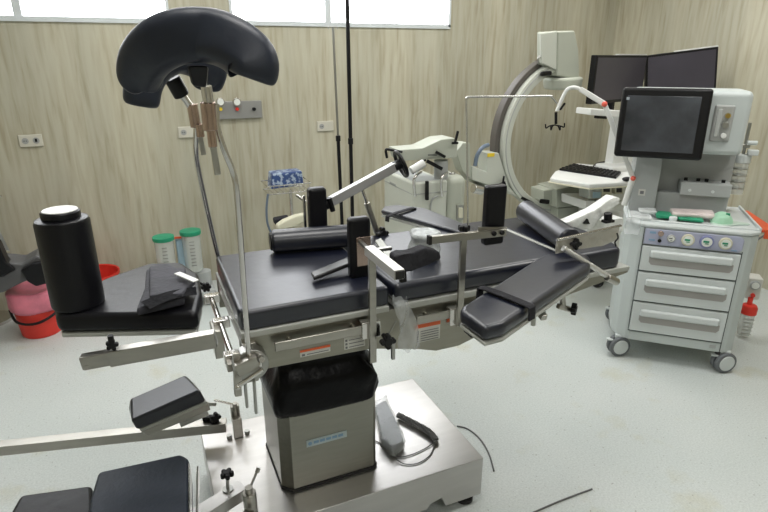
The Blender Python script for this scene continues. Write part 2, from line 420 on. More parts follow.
# leg section: plate, bar and pad
legp = [PZ(57, 325, .87), PZ(56, 314, .87), PZ(62, 306, .87), PZ(108, 285, .87), PZ(150, 270, .87), PZ(183, 269, .87), PZ(199, 280, .87), PZ(203, 300, .87), PZ(198, 322, .87)]
legp = [p+V((0, 0, -.03)) for p in legp]
MB().prism(legp, (0, 0, .062), .020, 4).build('leg_pad', vinyld, T)
MB().prism([p+V((0, 0, -.016))+(V((-.08, 1.85, .84))-p)*.03 for p in legp], (0, 0, .014), .003, 1).build('leg_tray', tray, T)
la, lb = PY(82, 362, 1.60), PY(216, 338, 1.52)
MB().bar(la, lb, .030, .040, .003).build('leg_bar', steel, T)
MB().bar(la+(lb-la)*.20+V((0, -.002, 0)), lb+V((0, -.002, 0)), .034, .048, .003).build('leg_bar_sleeve', steel, T)
MB().b2(la.x+.005, la.x+.022, 1.585, 1.60, la.z, .83).b2(la.x+.005, la.x+.12, 1.58, 1.60, .815, .828).build('leg_bar_post', steel, T)
k = MB(); star_knob(k, PY(112, 345, 1.57), (0, -1, 0), .016, .016); k.cyl(PY(112, 345, 1.57), PY(112, 345, 1.57)+V((0, .0, .03)), .008); k.build('lock_knob', blackp, T)

# ================================================================ SWIVEL DISC CLAMP + KNEE CRUTCHES
def crutch_pad(parent, pxs, y0, ys, sec, scales):
    P = smooth_path([PY(x, y, yy) for (x, y), yy in zip(pxs, ys)], 5)
    n = len(P); sc = []
    for i in range(n):
        t = i/(n-1)*(len(scales)-1); a = int(min(t, len(scales)-2)); f = t-a; k = scales[a]*(1-f)+scales[a+1]*f
        e = min(i, n-1-i); end = (.80, .93, 1)[min(e, 2)]
        sc.append((k*end, end))
    m = MB(); m.sweep(P, sec, sc, up=(0, 1, 0)); m.noise(.004, 9)
    return m.build('knee_pad', crutch, parent, sub=1, angle=70)
K1 = thing('knee_crutch', (.225, 1.42, .80), 'larger front knee crutch, arched black pad on a bent steel rod with disc clamp', 'leg support', 'knee crutches')
crutch_pad(K1, [(249, 78), (251, 62), (235, 46), (212, 37), (188, 36), (166, 42), (149, 55), (141, 72), (146, 82)], 1.3,
           [1.24, 1.24, 1.26, 1.30, 1.32, 1.34, 1.38, 1.42, 1.43], rrect(.103, .125, .030), [.92, .98, 1.0, 1.02, 1.02, 1.02, 1.0, .88, .70])
seam = MB(); P = [PY(190, 7, 1.22), PY(196, 10, 1.22), PY(200, 14, 1.22), PY(208, 30, 1.22), PY(210, 60, 1.235)]
MB().prism([PY(188, 66, 1.29), PY(209, 66, 1.29), PY(207, 88, 1.31), PY(193, 86, 1.31)], (0, .035, 0), .006, 2).build('pad_sleeve', vinyld, K1)
a = PY(206, 86, 1.325); c = PY(209, 104, 1.33)
MB().cyl(a, c, .012).build('swivel_pin', chrome, K1)
MB().cyl(PY(207.5, 102, 1.33), PY(210.5, 130, 1.335), .0165, bev=.002).build('clamp_sleeve', copper, K1)
MB().cyl(PY(211, 130, 1.33), PY(213, 147, 1.33), .010, bev=.002).sphere(PY(211, 131, 1.33), .010).build('clamp_screw', copper, K1)
MB().bar(PY(213, 145, 1.325), PY(218, 175, 1.325), .014, .005, .002, up=(0, 1, 0)).build('lever', dull, K1)
MB().tube([PY(216, 104, 1.345), PY(217.5, 128, 1.345), PY(225, 152, 1.35), PY(233, 172, 1.36), PY(237, 195, 1.365), PY(242, 260, 1.39), PY(248, 345, 1.415), PY(250, 368, 1.42)], .0075).build('rod', chrome, K1)
# disc clamp
dc = PY(252, 367, 1.42)
D = MB(); D.cyl(dc+V((0, .005, 0)), dc+V((0, .05, 0)), .050, seg=32, bev=.004); D.build('clamp_disc', dull, K1)
D = MB(); D.bar(PY(236, 370, 1.41), PY(258, 360, 1.41), .028, .04, .004); D.bar(PY(236, 352, 1.43), PY(238, 395, 1.43), .02, .02, .003); D.build('clamp_block', steel, K1)
MB().bar(PY(238, 386, 1.39), PY(263, 369, 1.39), .012, .012, .004).sphere(PY(238, 387, 1.39), .008).build('tightening_handle', chrome, K1)
MB().cyl(PY(260, 366, 1.40), PY(262, 356, 1.40), .006).cyl(PY(262, 360, 1.39), PY(262, 360, 1.42), .008).build('disc_bolt', chrome, K1)
for x, y0, y1 in ((246, 382, 407), (255, 380, 413)):
    MB().bar(PY(x-1, y0, 1.42), PY(x+1, y1, 1.42), .016, .008, .003).build('hanging_lever', dull, K1)

K2 = thing('knee_crutch', (.28, 2.02, .85), 'rear knee crutch on the far rail, arched black pad partly hidden behind the front one', 'leg support', 'knee crutches')
crutch_pad(K2, [(206, 82), (206, 70), (194, 60), (174, 56), (155, 66), (144, 84), (141, 105)], 1.85,
           [1.86, 1.84, 1.80, 1.78, 1.76, 1.74, 1.74], rrect(.098, .15, .034), [.90, .98, 1.0, 1.0, 1.0, 1.0, .98])
MB().cyl(PY(172, 78, 1.88), PY(182, 96, 1.89), .024, bev=.004).build('pad_sleeve', vinyld, K2)
MB().cyl(PY(181, 93, 1.89), PY(190, 106, 1.90), .011).build('swivel_pin', chrome, K2)
MB().cyl(PY(192, 104, 1.90), PY(196, 127, 1.905), .0165, bev=.002).build('clamp_sleeve', copper, K2)
MB().cyl(PY(199, 124, 1.89), PY(201, 137, 1.89), .012, bev=.002).build('clamp_screw', copper, K2)
MB().bar(PY(200, 136, 1.89), PY(204, 155, 1.89), .016, .006, .002, up=(0, 1, 0)).build('lever', dull, K2)
MB().tube([PY(196, 110, 1.90), PY(196, 126, 1.90), PY(196, 150, 1.92), PY(199, 172, 1.95), PY(210, 222, 1.99), PY(222, 272, 2.02), PY(225, 290, 2.02)], .0085).build('rod', chrome, K2)
MB().b2(.24, .30, 1.99, 2.03, .82, .88, .004).build('rail_clamp', steel, K2)

# ================================================================ pieces on the leg pad
c0 = PZ(79, 304, .901)
b_ = thing('bolster', c0, 'upright black cylindrical bolster standing on the left leg pad', 'bolster')
rb = .076
MB().lathe([(rb-.010, 0), (rb-.002, .004), (rb, .012), (rb, .272), (rb-.004, .281), (rb-.014, .285), (.02, .286)], c0, seg=40).build('roll', vinyld, b_)
MB().lathe([(.052, .284), (.054, .288), (.054, .303), (.050, .307)], c0, seg=32).build('cap', vinyld, b_)
MB().lathe([(.048, .307), (.047, .3095)], c0, seg=32).build('cap_top', whitep, b_)
# folded cuff
def cuff():
    m = MB()
    P0 = [PZ(136, 318, .905), PZ(186, 306, .905), PZ(188, 274, .905), PZ(147, 276, .905), PZ(146, 296, .905)]
    m.prism(P0, (0, 0, .030), .010, 3)
    P1 = [PZ(150, 302, .93), PZ(184, 300, .93), PZ(196, 285, .93), PZ(170, 268, .93), PZ(150, 272, .93)]
    m.prism(P1, (0, 0, .022), .009, 3)
    return m
C = thing('leg_cuff', PZ(165, 300, .90), 'folded charcoal fabric leg cuff lying on the left leg pad', 'cuff')
mm = cuff(); mm.noise(.005, 14); mm.build('folded_cuff', greycl, C, sub=1, angle=60)
s_ = MB().grid(lambda u, v: PZ(140, 302, .945)*(1-u)*(1-v)+PZ(196, 287, .945)*u*(1-v)+PZ(150, 309, .942)*(1-u)*v+PZ(197, 295, .930)*u*v+V((0, 0, .010*math.sin(u*3.1))), 12, 3, .004)
s_.build('strap', clothb, C)
MB().bar(PZ(177, 273, .968), PZ(196, 281, .968), .022, .004, .001).build('white_tab', whitep, C)
k = MB(); star_knob(k, PY(206, 287, 1.97), (0, -1, 0), .017, .022, 6); k.bar(PY(206, 286, 1.97), PY(196, 281, 1.98), .008, .008)
tag(k.build('clamp_knob', blackp), 'small black clamp knob behind the left leg pad hinge', 'knob')

# ================================================================ rolls and lateral supports
r0, r1 = PZ(269, 246, .995), PZ(351, 240, .995)
r0 = V((.400, 1.935, 1.003)); r1 = V((.690, 1.885, 1.003))
BR = thing('bolster', ((r0+r1)/2).xy.to_3d()+V((0, 0, .96)), 'black cylindrical roll lying across the far side of the seat pad', 'bolster')
MB().cyl(r0, r1, .043, seg=32, bev=.010).build('roll', vinyl, BR)
MB().cyl(r0-(r1-r0).normalized()*.008, r0+V((.005, 0, 0)), .034, seg=28, bev=.004).build('end_cap', vinyld, BR)
HR = thing('bolster', (1.44, 1.68, .955), 'black cylindrical head roll lying slanted across the head pad', 'bolster')
h0, h1 = V((1.492, 1.895, 1.010)), V((1.395, 1.500, 1.005))
MB().cyl(h0, h1, .046, seg=32, bev=.010).build('roll', vinyl, HR)
MB().cyl(h0+(h0-h1).normalized()*.004, h0, .034, seg=28).build('end_cap', vinyl, HR)

def upright_pad(m, p, w, h, t, rot=None): m.box(p, (w, t, h), .014, 4, rot)
# A: far pad + telescopic arm with wheel
A = thing('traction_arm', (.80, 2.0, .86), 'silver telescopic traction arm with black crank wheel rising over the table', 'surgical arm')
pa, pb = PY(328, 203, 2.0), PY(396, 166, 2.0)
MB().bar(pa, pb, .032, .036, .004).build('arm_tube', mat('satin_aluminium', (.50, .50, .51), .38, .7, var=.03), A)
MB().cyl(pa-(pb-pa).normalized()*.022, pa+(pb-pa)*.04, .022, bev=.003).cyl(PY(333, 211, 1.98), PY(329, 198, 1.98), .010).build('arm_joint', blackp, A)
wc = PY(401, 164, 2.0); wd = (pb-pa).normalized()
MB().cyl(pb-wd*.01, pb+wd*.03, .020, bev=.003).build('arm_collar', blackp, A)
ax = (wd+V((0, -.10, 0))).normalized(); x_, y_ = frame_for(ax)
ring = [wc+(x_*math.cos(t)+y_*math.sin(t))*.052 for t in [2*math.pi*i/20 for i in range(20)]]
m = MB(); m.tube(ring, .0075, sm=2, closed=True)
for t in (0, 2.1, 4.2): m.cyl(wc, wc+(x_*math.cos(t)+y_*math.sin(t))*.05, .005)
m.cyl(wc-ax*.01, wc+ax*.012, .012); m.build('crank_wheel', blackp, A)
MB().cyl(PY(411, 171, 2.02), PY(424, 163, 2.02), .017, bev=.003).build('crank_handle', whitep, A)
s0, s1 = PY(361, 186, 2.0), PY(377, 233, 1.99)
MB().cyl(s0, s0+(s1-s0)*.45, .007).build('strut_rod', chrome, A)
MB().cyl(s0+(s1-s0)*.35, s1, .0125, bev=.002).build('strut_tube', steel, A)
m = MB(); star_knob(m, s1+V((.01, -.03, .005)), (.3, -1, 0), .026, .024, 4); m.bar(s1, PY(390, 246, 1.97), .012, .012); m.build('lock_knob', blackp, A)
MB().prism([PZ(375, 243, .97), PZ(381, 240, .97), PZ(394, 258, .965), PZ(388, 262, .965)], (0, 0, .010), .002, 1).build('clamp_plate', tray, A)
U1 = thing('lateral_support', (.60, 1.93, .96), 'tall black padded lateral support standing behind the seat roll', 'padded support')
uc = (PY(306, 186, 2.0)+PY(328, 232, 2.0))/2
upright_pad(m := MB(), uc, .070, .175, .05); m.build('pad', vinyld, U1)
MB().bar(uc+V((-.045, .02, .055)), uc+V((-.045, .02, -.13)), .010, .010).build('post', chrome, U1)
MB().bar(PY(296, 195, 2.05), PY(306, 202, 2.02), .010, .008).build('tip_rod', chrome, U1)

# post 1 near seam
P1 = thing('rail_post', (.583, 1.43, .735), 'upright square steel post with crossbar clamped to the near rail by the seat pad', 'support post', 'rail posts')
MB().b2(.573, .595, 1.418, 1.432, .735, 1.10, .002).build('post', steel, P1)
MB().b2(.553, .615, 1.432, 1.462, .815, .872, .004).build('rail_clamp', chrome, P1)
m = MB(); star_knob(m, (.622, 1.395, .815), (0, -1, 0), .024, .022, 4); m.cyl((.622, 1.40, .815), (.622, 1.43, .82), .007); m.build('lock_knob', blackp, P1)
MB().b2(.572, .602, 1.24, 1.455, 1.084, 1.112, .002).build('crossbar', mat('satin_bar', (.55, .54, .51), .4, .6, var=.03), P1)
MB().b2(.575, .599, 1.236, 1.242, 1.087, 1.109).build('crossbar_end', rubber, P1)
MB().bar((.586, 1.45, 1.098), (.606, 1.585, 1.085), .012, .012, .002).build('pad_link', dull, P1)
MB().b2(.593, .65, 1.425, 1.440, 1.098, 1.108, .002).build('hinge_link', dull, P1)
U2 = thing('lateral_support', (.61, 1.62, .96), 'black lateral support pad with square steel plate, held by the front post', 'padded support')
p2c = (PY(346, 219, 1.60)+PY(371, 274, 1.60))/2
MB().box(p2c, (.072, .040, .205), .012, 3).build('pad', vinyld, U2)
MB().box(p2c+V((.008, -.022, -.008)), (.048, .005, .098), .001, 1).build('backing_plate', copper, U2)
MB().prism([PZ(311, 276, .97), PZ(314, 281, .97), PZ(352, 266, .985), PZ(352, 259, .985)], (0, 0, .014), .003, 1).build('foot_bar', MATS['dark_rod'], U2)
# curved forearm pad
F_ = thing('arm_gutter', PZ(420, 272, .96), 'small curved black padded rest at the end of the front crossbar', 'padded support')
q = [PY(395, 256, 1.36), PY(404, 255, 1.36), PY(414, 253, 1.37), PY(426, 248, 1.38), PY(440, 252, 1.40), PY(442, 259, 1.40), PY(428, 265, 1.38), PY(412, 272, 1.37), PY(402, 273, 1.36), PY(395, 268, 1.36)]
MB().prism(q, (0, .045, 0), .008, 3).build('pad', clothb, F_)
MB().cyl(PY(402, 268, 1.38), PY(403, 281, 1.38), .012).build('swivel', blackp, F_)
# post 2
P2 = thing('rail_post', (.89, 1.43, .83), 'upright square steel post with crossbar clamped to the near rail by the back pad', 'support post', 'rail posts')
MB().b2(.882, .904, 1.418, 1.430, .80, 1.105, .002).build('post', steel, P2)
MB().b2(.862, .918, 1.430, 1.462, .80, .862, .004).build('rail_clamp', chrome, P2)
m = MB(); star_knob(m, (.922, 1.395, .79), (0, -1, 0), .022, .022, 4); m.build('lock_knob', blackp, P2)
xa, xb = PY(429, 240, 1.425), PY(505, 232, 1.425)
MB().bar(xa, xb, .016, .024, .002).build('crossbar', steel, P2)
MB().bar(xa-V((.004, 0, 0)), xa+V((.006, 0, 0)), .018, .028, .001).build('crossbar_end', rubber, P2)
m = MB()
for px, py in ((495, 234), (503, 233)):
    p = PY(px, py, 1.41); m.cyl(p, p+V((0, .012, 0)), .008, bev=.002)
m.build('screws', blackp, P2)
m = MB(); star_knob(m, PY(464, 228, 1.42), (0, 0, 1), .018, .020, 5); m.build('top_knob', blackp, P2)
U3 = thing('lateral_support', (1.03, 1.47, .98), 'black rectangular lateral support pad fixed to the rear end of the second crossbar', 'padded support')
u3 = (PY(483, 188, 1.47)+PY(504, 240, 1.47))/2
MB().box(u3, (.074, .035, .20), .010, 3).build('pad', vinyld, U3)
MB().bar(PY(478, 230, 1.435), PY(506, 230, 1.435), .006, .02, .001).build('bracket', steel, U3)

# anaesthesia screen rod
S = MB(); S.tube([PY(468, 226, 1.43), PY(467, 140, 1.43), PY(466.3, 102, 1.43), PY(467.5, 98.2, 1.43), PY(471, 97, 1.43), PY(520, 96.5, 1.43), PY(549, 96, 1.43), PY(552, 97, 1.43), PY(557, 103, 1.43)], .0032, sm=4)
tag(S.build('screen_frame_rod', mat('white_rod', (.62, .62, .60), .25, .8)), 'thin white bent rod rising from the second post and crossing the ring of the scanner', 'rod')
# crumpled plastic packages
m = MB(); cw = PZ(423, 259, .962)
m.lathe([(.045, .0), (.056, .01), (.058, .035), (.048, .055), (.044, .072), (.058, .086), (.056, .100), (.02, .104)], cw+V((.01, .01, 0)), seg=24, wob=.09); m.noise(.006, 30)
tag(m.build('wrapped_handpiece', mat('cloudy_wrap', (.50, .53, .54), .2, 0, .8, bump=1, bscale=40, var=.3, vscale=25, alpha=.9), sub=1), 'white rounded fitting wrapped in crinkled clear plastic on the back pad', 'wrapped part')
m = MB(); m.grid(lambda u, v: PY(392+14*v+10*u, 297, 1.44)*(1-u)+PY(399+22*v, 350, 1.41)*u+V((0, .010*math.sin(u*9+v*6), .006*math.sin(v*14))), 14, 10, .001); m.noise(.003, 40)
m.sphere(PY(400, 304, 1.44), .014, (1.3, .6, .9))
tag(m.build('plastic_sleeve', film), 'crinkled clear plastic sleeve hanging off the table edge between the pads', 'plastic bag')
m = MB(); m.bar(PY(396, 321, 1.43), PY(384, 343, 1.43), .004, .004); m.bar(PY(393, 340, 1.45), PY(393, 359, 1.45), .012, .012, .002)
tag(m.build('release_lever', dull), 'thin steel release lever hanging below the rail beside the front post', 'lever')

# ================================================================ ARM BOARDS
def armboard(name, quad, z, t, label, strap_u, group, base_m=tray):
    r = thing(name, sum((PZ(*p, z-t) for p in quad), V((0, 0, 0)))/len(quad), label, 'arm board', group)
    P = [PZ(*p, z-t) for p in quad]
    MB().prism(P, (0, 0, t), t*.42, 4).build('pad', vinyl, r)
    cen = sum(P, V((0, 0, 0)))/len(P)
    MB().prism([p+(cen-p)*.01+V((0, 0, -.014)) for p in P], (0, 0, .012), .003, 1).build('board', base_m, r)
    return r
AB = armboard('arm_board', [(459, 324), (461, 319), (541, 266), (562, 261), (588, 266), (590, 272), (589, 277), (503, 338), (484, 343)], .965, .045,
              'black padded arm board angled out from the near side of the table with a strap', None, 'arm boards')
def strap_over(px0, px1, z, w, t, parent, drop=.03):
    a = PZ(*px0, z); c = PZ(*px1, z); d = (c-a).normalized(); sd = V((-d.y, d.x, 0))*w/2; pth = [a-d*.012+V((0, 0, -drop)), a-d*.010+V((0, 0, -.004)), a+V((0, 0, .004)), (a+c)/2+V((0, 0, .006)), c+V((0, 0, .004)), c+d*.010+V((0, 0, -.004)), c+d*.012+V((0, 0, -drop))]
    m = MB(); P = smooth_path(pth, 4); m.sweep(P, rrect(t, w, t*.4, 2), up=(-d.y, d.x, 0)); return m.build('strap', clothb, parent)
strap_over((483, 289), (529, 307), .967, .030, .006, AB, .035)
m = MB(); m.bar(PZ(530, 300, .90), PZ(545, 312, .90)+V((0, 0, -.02)), .02, .02); m.build('board_bracket', steel, AB)
m = MB(); m.cyl(PY(562, 286, 1.40), PY(563, 308, 1.40), .010); m.bar(PY(558, 306, 1.40), PY(572, 310, 1.40), .018, .018, .003); m.build('rail_clamp', steel, AB)
m = MB(); star_knob(m, PY(574, 309, 1.39), (.6, -.8, 0), .022, .020, 4); m.build('lock_knob', blackp, AB)
m = MB(); m.cyl(PY(534, 313, 1.34), PY(533, 325, 1.34), .008); m.bar(PY(528, 316, 1.33), PY(545, 313, 1.33), .01, .012); m.build('pivot_pin', tray, AB)
AB2 = armboard('arm_board', [(381, 214), (384, 210), (397, 208.5), (425, 212), (474, 232), (476, 236), (462, 237), (437, 230)], .975, .020,
               'narrow black padded arm board reaching out from the far side of the table', None, 'arm boards')
strap_over((389, 216.5), (413, 209), .978, .022, .006, AB2, .02)

# ================================================================ HEAD BRACKET AND WRAPPED PARTS
HB = thing('head_bracket', (1.42, 1.46, .87), 'plastic wrapped steel head bracket with slanting tube beside the head pad', 'bracket')
MB().prism([PY(557, 240, 1.44), PY(620, 226, 1.44), PY(617, 240, 1.44), PY(603, 246, 1.44), PY(575, 250, 1.44), PY(556, 254, 1.44)], (0, .006, 0), .001, 1).build('bracket_plate', mat('wrapped_plate', (.62, .60, .54), .25, .4, alpha=.72, bump=.8, bscale=40), HB)
MB().bar(PY(557, 240, 1.435), PY(621, 225.5, 1.435), .010, .007, .001).build('plate_lip', chrome, HB)
MB().cyl(PY(563, 248, 1.42), PY(612, 279, 1.36), .010).build('slant_tube', mat('filmed_steel', (.70, .70, .68), .2, .6, bump=.8, bscale=60), HB)
MB().cyl(PY(607, 277, 1.36), PY(617, 282, 1.36), .014, bev=.003).build('tube_collar', steel, HB)
m = MB(); star_knob(m, PY(576, 244, 1.43), (0, -1, 0), .020, .02, 4); m.build('lock_knob', blackp, HB)
m = MB(); m.tube([PY(617, 233, 1.42), PY(618, 238, 1.41), PY(615, 242, 1.41), PY(616, 246, 1.41)], .003); m.build('cord_loop', blackp, HB)
W = thing('wrapped_head_frame', PY(590, 240, 1.72), 'long white head frame wrapped in plastic film lying across behind the head pad', 'wrapped part')
m = MB(); m.prism([PY(565, 223, 1.75), PY(571, 221, 1.75), PY(596, 209, 1.75), PY(614, 197, 1.75), PY(621, 198, 1.75), PY(620, 204, 1.75), PY(604, 216, 1.75), PY(592, 229, 1.75), PY(578, 232, 1.75)], (0, .05, 0), .006, 2); m.noise(.004, 25)
m.build('long_arm', wrapw, W, sub=1)
m = MB(); m.prism([PY(588, 221, 1.80), PY(624, 218, 1.80), PY(624, 232, 1.80), PY(588, 232, 1.80)], (0, .06, 0), .006, 2); m.build('base_block', wrapw, W)
MB().prism([PY(584, 224, 1.74), PY(588, 219, 1.74), PY(590, 224, 1.74)], (0, .01, 0)).build('mark', blackp, W)
m = MB(); m.cyl(PY(608, 222, 1.72), PY(608, 213, 1.72), .017, bev=.003); m.box(PY(608, 221, 1.72), (.05, .03, .012), .003)
m.build('black_fitting', blackp, W)

# ================================================================ LOWER LEFT: extension beams and pads
E1 = thing('extension_beam', (.2, 1.93, .21), 'long square steel extension beam running left from the rear of the table base', 'beam', 'extension beams')
ba, bb = PZ(0, 444, .30), PZ(226, 421, .30)
ba = ba+(ba-bb)*.35
MB().bar(ba-V((0, 0, .018)), bb-V((0, 0, .018)), .042, .040, .002).build('beam', steel, E1)
m = MB(); pc = PY(237, 428, 1.95); pc.z = .21
m.cyl(pc, pc+V((0, 0, .135)), .018, bev=.002); m.b2(pc.x-.018, pc.x+.018, pc.y-.035, pc.y, .213, .30, .003); m.cyl((pc.x, pc.y-.01, .335), (pc.x, pc.y-.01, .36), .010)
m.build('end_post', steel, E1)
m = MB(); 
for dx in (-.035, .035): m.cyl((pc.x+dx, pc.y-.02, .213), (pc.x+dx, pc.y-.02, .228), .010)
m.build('bolts', dull, E1)
MB().bar(V((pc.x, pc.y-.01, .352)), PY(214, 400, 1.94), .008, .007).build('locking_lever', chrome, E1)
SP = thing('foot_pad', PY(165, 425, 1.93), 'small tilted wedge-shaped black foot pad on a steel tray above the rear beam', 'foot pad')
# tilted local frame
o0 = PY(141, 432, 1.88); o1 = PY(208, 404, 1.88)
dx = (o1-o0); dy = V((-.03, .155, 0)); n = dx.cross(dy).normalized()
MB().prism([o0, o1, o1+dy, o0+dy], n*.012, .002, 1).build('tray', tray, SP)
MB().prism([o0-n*.03+dx*.06, o1-n*.03, o1, o0], V((0, .02, 0)), .002, 1).build('tray_lip', steel, SP)
t0 = o0+n*.012-dx*.035; t1 = o1+n*.012-dx*.01
w = bmesh.new()
vs = [t0, t1, t1+dy, t0+dy, t0+n*.050-dx*.02, t1+n*.058-dx*.01, t1+n*.058+dy*.9-dx*.08, t0+n*.050+dy*.9+dx*.10]
vv = [w.verts.new(p) for p in vs]
for f in ((3, 2, 1, 0), (4, 5, 6, 7), (0, 1, 5, 4), (1, 2, 6, 5), (2, 3, 7, 6), (3, 0, 4, 7)): w.faces.new([vv[i] for i in f])
bmesh.ops.recalc_face_normals(w, faces=w.faces[:])
bmesh.ops.bevel(w, geom=w.edges[:], offset=.010, segments=4, profile=.5, affect='EDGES')
m = MB(); m._add(w); m.build('pad', vinyl, SP)
m = MB(); star_knob(m, PY(215, 418, 1.93), (.3, -1, 0), .022, .02, 5); m.bar(PY(203, 418, 1.96), PY(215, 418, 1.94), .02, .02); m.build('lock_knob', blackp, SP)
MB().cyl(PY(207, 404, 1.93), PY(216, 404, 1.93), .008).bar(PY(208, 412, 1.93), PY(180, 424, 1.93), .02, .02).build('tilt_joint', dull, SP)

E2 = thing('extension_beam', (.2, 1.5, .21), 'short steel extension beam with black star knob at the front of the table base', 'beam', 'extension beams')
e0, e1 = PZ(243, 484, .335), PZ(198, 512, .335)
e1 = e0+(e1-e0)*2.8
MB().bar(e0-V((0, 0, .02)), e1-V((0, 0, .02)), .052, .042, .002).build('beam', plate, E2)
kc = PY(227, 481, 1.52)
m = MB(); star_knob(m, PZ(227, 474, .40), (0, 0, 1), .020, .020, 5); m.build('star_knob', blackp, E2)
m = MB(); p = PZ(228, 490, .335); m.cyl(p, PZ(227, 474, .40), .005); m.cyl(p, p+V((0, 0, .006)), .017); m.build('knob_screw', dull, E2)
pc = PZ(250, 500, .335); 
m = MB(); m.cyl((pc.x, pc.y, .21), (pc.x, pc.y, .365), .021, bev=.002); m.cyl((pc.x, pc.y, .365), (pc.x, pc.y, .385), .012); m.build('end_post', steel, E2)
m = MB(); m.bar(V((pc.x, pc.y, .372)), V((pc.x+.035, pc.y+.03, .412)), .007, .007); m.cyl((pc.x+.033, pc.y+.028, .408), (pc.x+.040, pc.y+.033, .418), .007); m.build('locking_lever', dull, E2)
m = MB(); m.cyl((pc.x+.03, pc.y-.02, .213), (pc.x+.03, pc.y-.02, .235), .011); m.build('bolt', dull, E2)

FP = thing('foot_pad', (-.12, 1.40, .40), 'large raised blue-black rectangular foot pad in the front left corner', 'foot pad')
za = .52
MB().prism([PZ(89, 500, za), PZ(98, 471, za), PZ(181, 453, za), PZ(189, 458, za), PZ(190, 560, za), PZ(85, 560, za)], (0, 0, -.10), .012, 3).build('pad', bluev, FP)
MB().bar(PZ(190, 470, .50), PZ(191, 560, .50), .004, .05, .001).bar(PZ(198, 470, .47), PZ(197, 560, .47), .006, .03, .001).build('side_plate', chrome, FP)
FQ = thing('foot_pad', (-.36, 1.40, .38), 'lower matte black foot pad just left of the large raised one', 'foot pad')
zb = .475
MB().prism([PZ(5, 520, zb), PZ(20, 494, zb), PZ(92, 484, zb), PZ(100, 560, zb), PZ(-20, 560, zb)], (0, 0, -.09), .014, 3).build('pad', vinyld, FQ)
m = MB(); m.b2(-.20, -.05, 1.20, 1.24, .30, .40, .003); m.bar((-.40, 1.22, .375), (.05, 1.22, .375), .04, .03); m.bar((.05, 1.22, .375), (.16, 1.40, .315), .03, .03)
m.build('support_bar', steel, FP)

# ================================================================ HAND CONTROLLER ON BASE
H = thing('hand_controller', PZ(392, 440, .213), 'grey hand controller in a clear plastic bag lying on the steel table base', 'remote control')
m = MB(); q = [PZ(375, 411, .215), PZ(386, 405, .215), PZ(398, 430, .215), PZ(404, 447, .215), PZ(392, 456, .215), PZ(382, 446, .215)]
m.prism(q, (0, 0, .030), .008, 2); m.build('controller', mat('grey_handset', (.13, .15, .18), .35, bump=.5, bscale=50, var=.2), H)
m = MB(); q2 = [p+(p-PZ(390, 432, .215))*.12 for p in q]
m.prism(q2, (0, 0, .042), .012, 3); bmesh.ops.subdivide_edges(m.bm, edges=m.bm.edges[:], cuts=2, use_grid_fill=True); m.noise(.010, 40); m.build('plastic_bag', film, H, angle=20)
m = MB()
P = smooth_path([PZ(398, 415, .228), PZ(412, 422, .228), PZ(428, 431, .228), PZ(436, 440, .224)], 8)
cp = []
for i in range(140):
    t = i/139*(len(P)-1); a = int(min(t, len(P)-2)); f = t-a; p = P[a].lerp(P[a+1], f); d = (P[a+1]-P[a]).normalized(); x, y = frame_for(d); an = i*1.1
    cp.append(p+(x*math.cos(an)+y*math.sin(an))*.0105)
m.tube(cp, .0036, seg=6, sm=0); m.build('coiled_cable', mat('coil_grey', (.20, .20, .20), .5), H)
m = MB(); m.tube([PZ(436, 441, .218), PZ(424, 449, .216), PZ(410, 455, .216), PZ(396, 456, .216), PZ(378, 442, .216), PZ(372, 441, .216)], .0022)
m.tube([PZ(436, 441, .218), PZ(430, 455, .216), PZ(418, 463, .216), PZ(405, 464, .216), PZ(396, 459, .22)], .0022); m.sphere(PZ(436, 442, .220), .009); m.build('thin_cable', cable, H)
m = MB(); m.tube([PZ(457, 426, .004), PZ(468, 429, .004), PZ(480, 439, .004), PZ(489, 454, .004), PZ(494, 471, .004)], .0032)
tag(m.build('floor_cable', cable), 'thin dark cable curving out from behind the table base onto the floor', 'cable')
m = MB(); m.tube([PZ(373, 393, .216), PZ(400, 386, .100), PZ(362, 396, .216)], .002) if False else m.tube([PZ(530, 514, .003), PZ(560, 501, .003), PZ(592, 489, .003)], .0035)
tag(m.build('floor_cable', cable), 'straight dark cable lying on the floor at the bottom edge, right of the table', 'cable')

# ================================================================ ANAESTHESIA MACHINE
MO = V((2.386, 2.053, 0)); MU = V((.73, -.683, 0)).normalized(); MN = V((.683, .73, 0)).normalized()
MM = Matrix((MU, MN, V((0, 0, 1)))).transposed().to_4x4(); MM.translation = MO
def L_(): return MB(MM)
def LP(u, d, z): return MM @ V((u, d, z))
A_ = thing('anaesthesia_machine', LP(.25, .28, 0), 'grey-white anaesthesia machine trolley with three drawers and large black-framed screen', 'medical machine')
def bodyoutline(z, g=0):
    return [(-.055+g, .52, z), (-.075+g, .30, z), (-.07+g, .10, z), (-.045+g, .03, z), (0, -.005+g, z), (.03, -.012+g, z), (.465, -.012+g, z), (.505, -.005+g, z), (.545-g, .03, z), (.560-g, .10, z), (.560-g, .30, z), (.545-g, .52, z)]
L_().prism(bodyoutline(.125), (0, 0, .66), .006, 2).build('trolley_body', machw, A_)
L_().prism(bodyoutline(.785, -.006), (0, 0, .022), .008, 3).build('worktop', machl, A_)
m = L_(); m.prism([(-.055, .03, .805), (.55, .03, .805), (.55, .045, .805), (-.055, .045, .805)], (0, 0, .010), .003, 1)
for u in (-.062, .545): m.b2(u-.006, u+.006, .03, .50, .803, .822, .003)
m.build('worktop_rim', machl, A_)
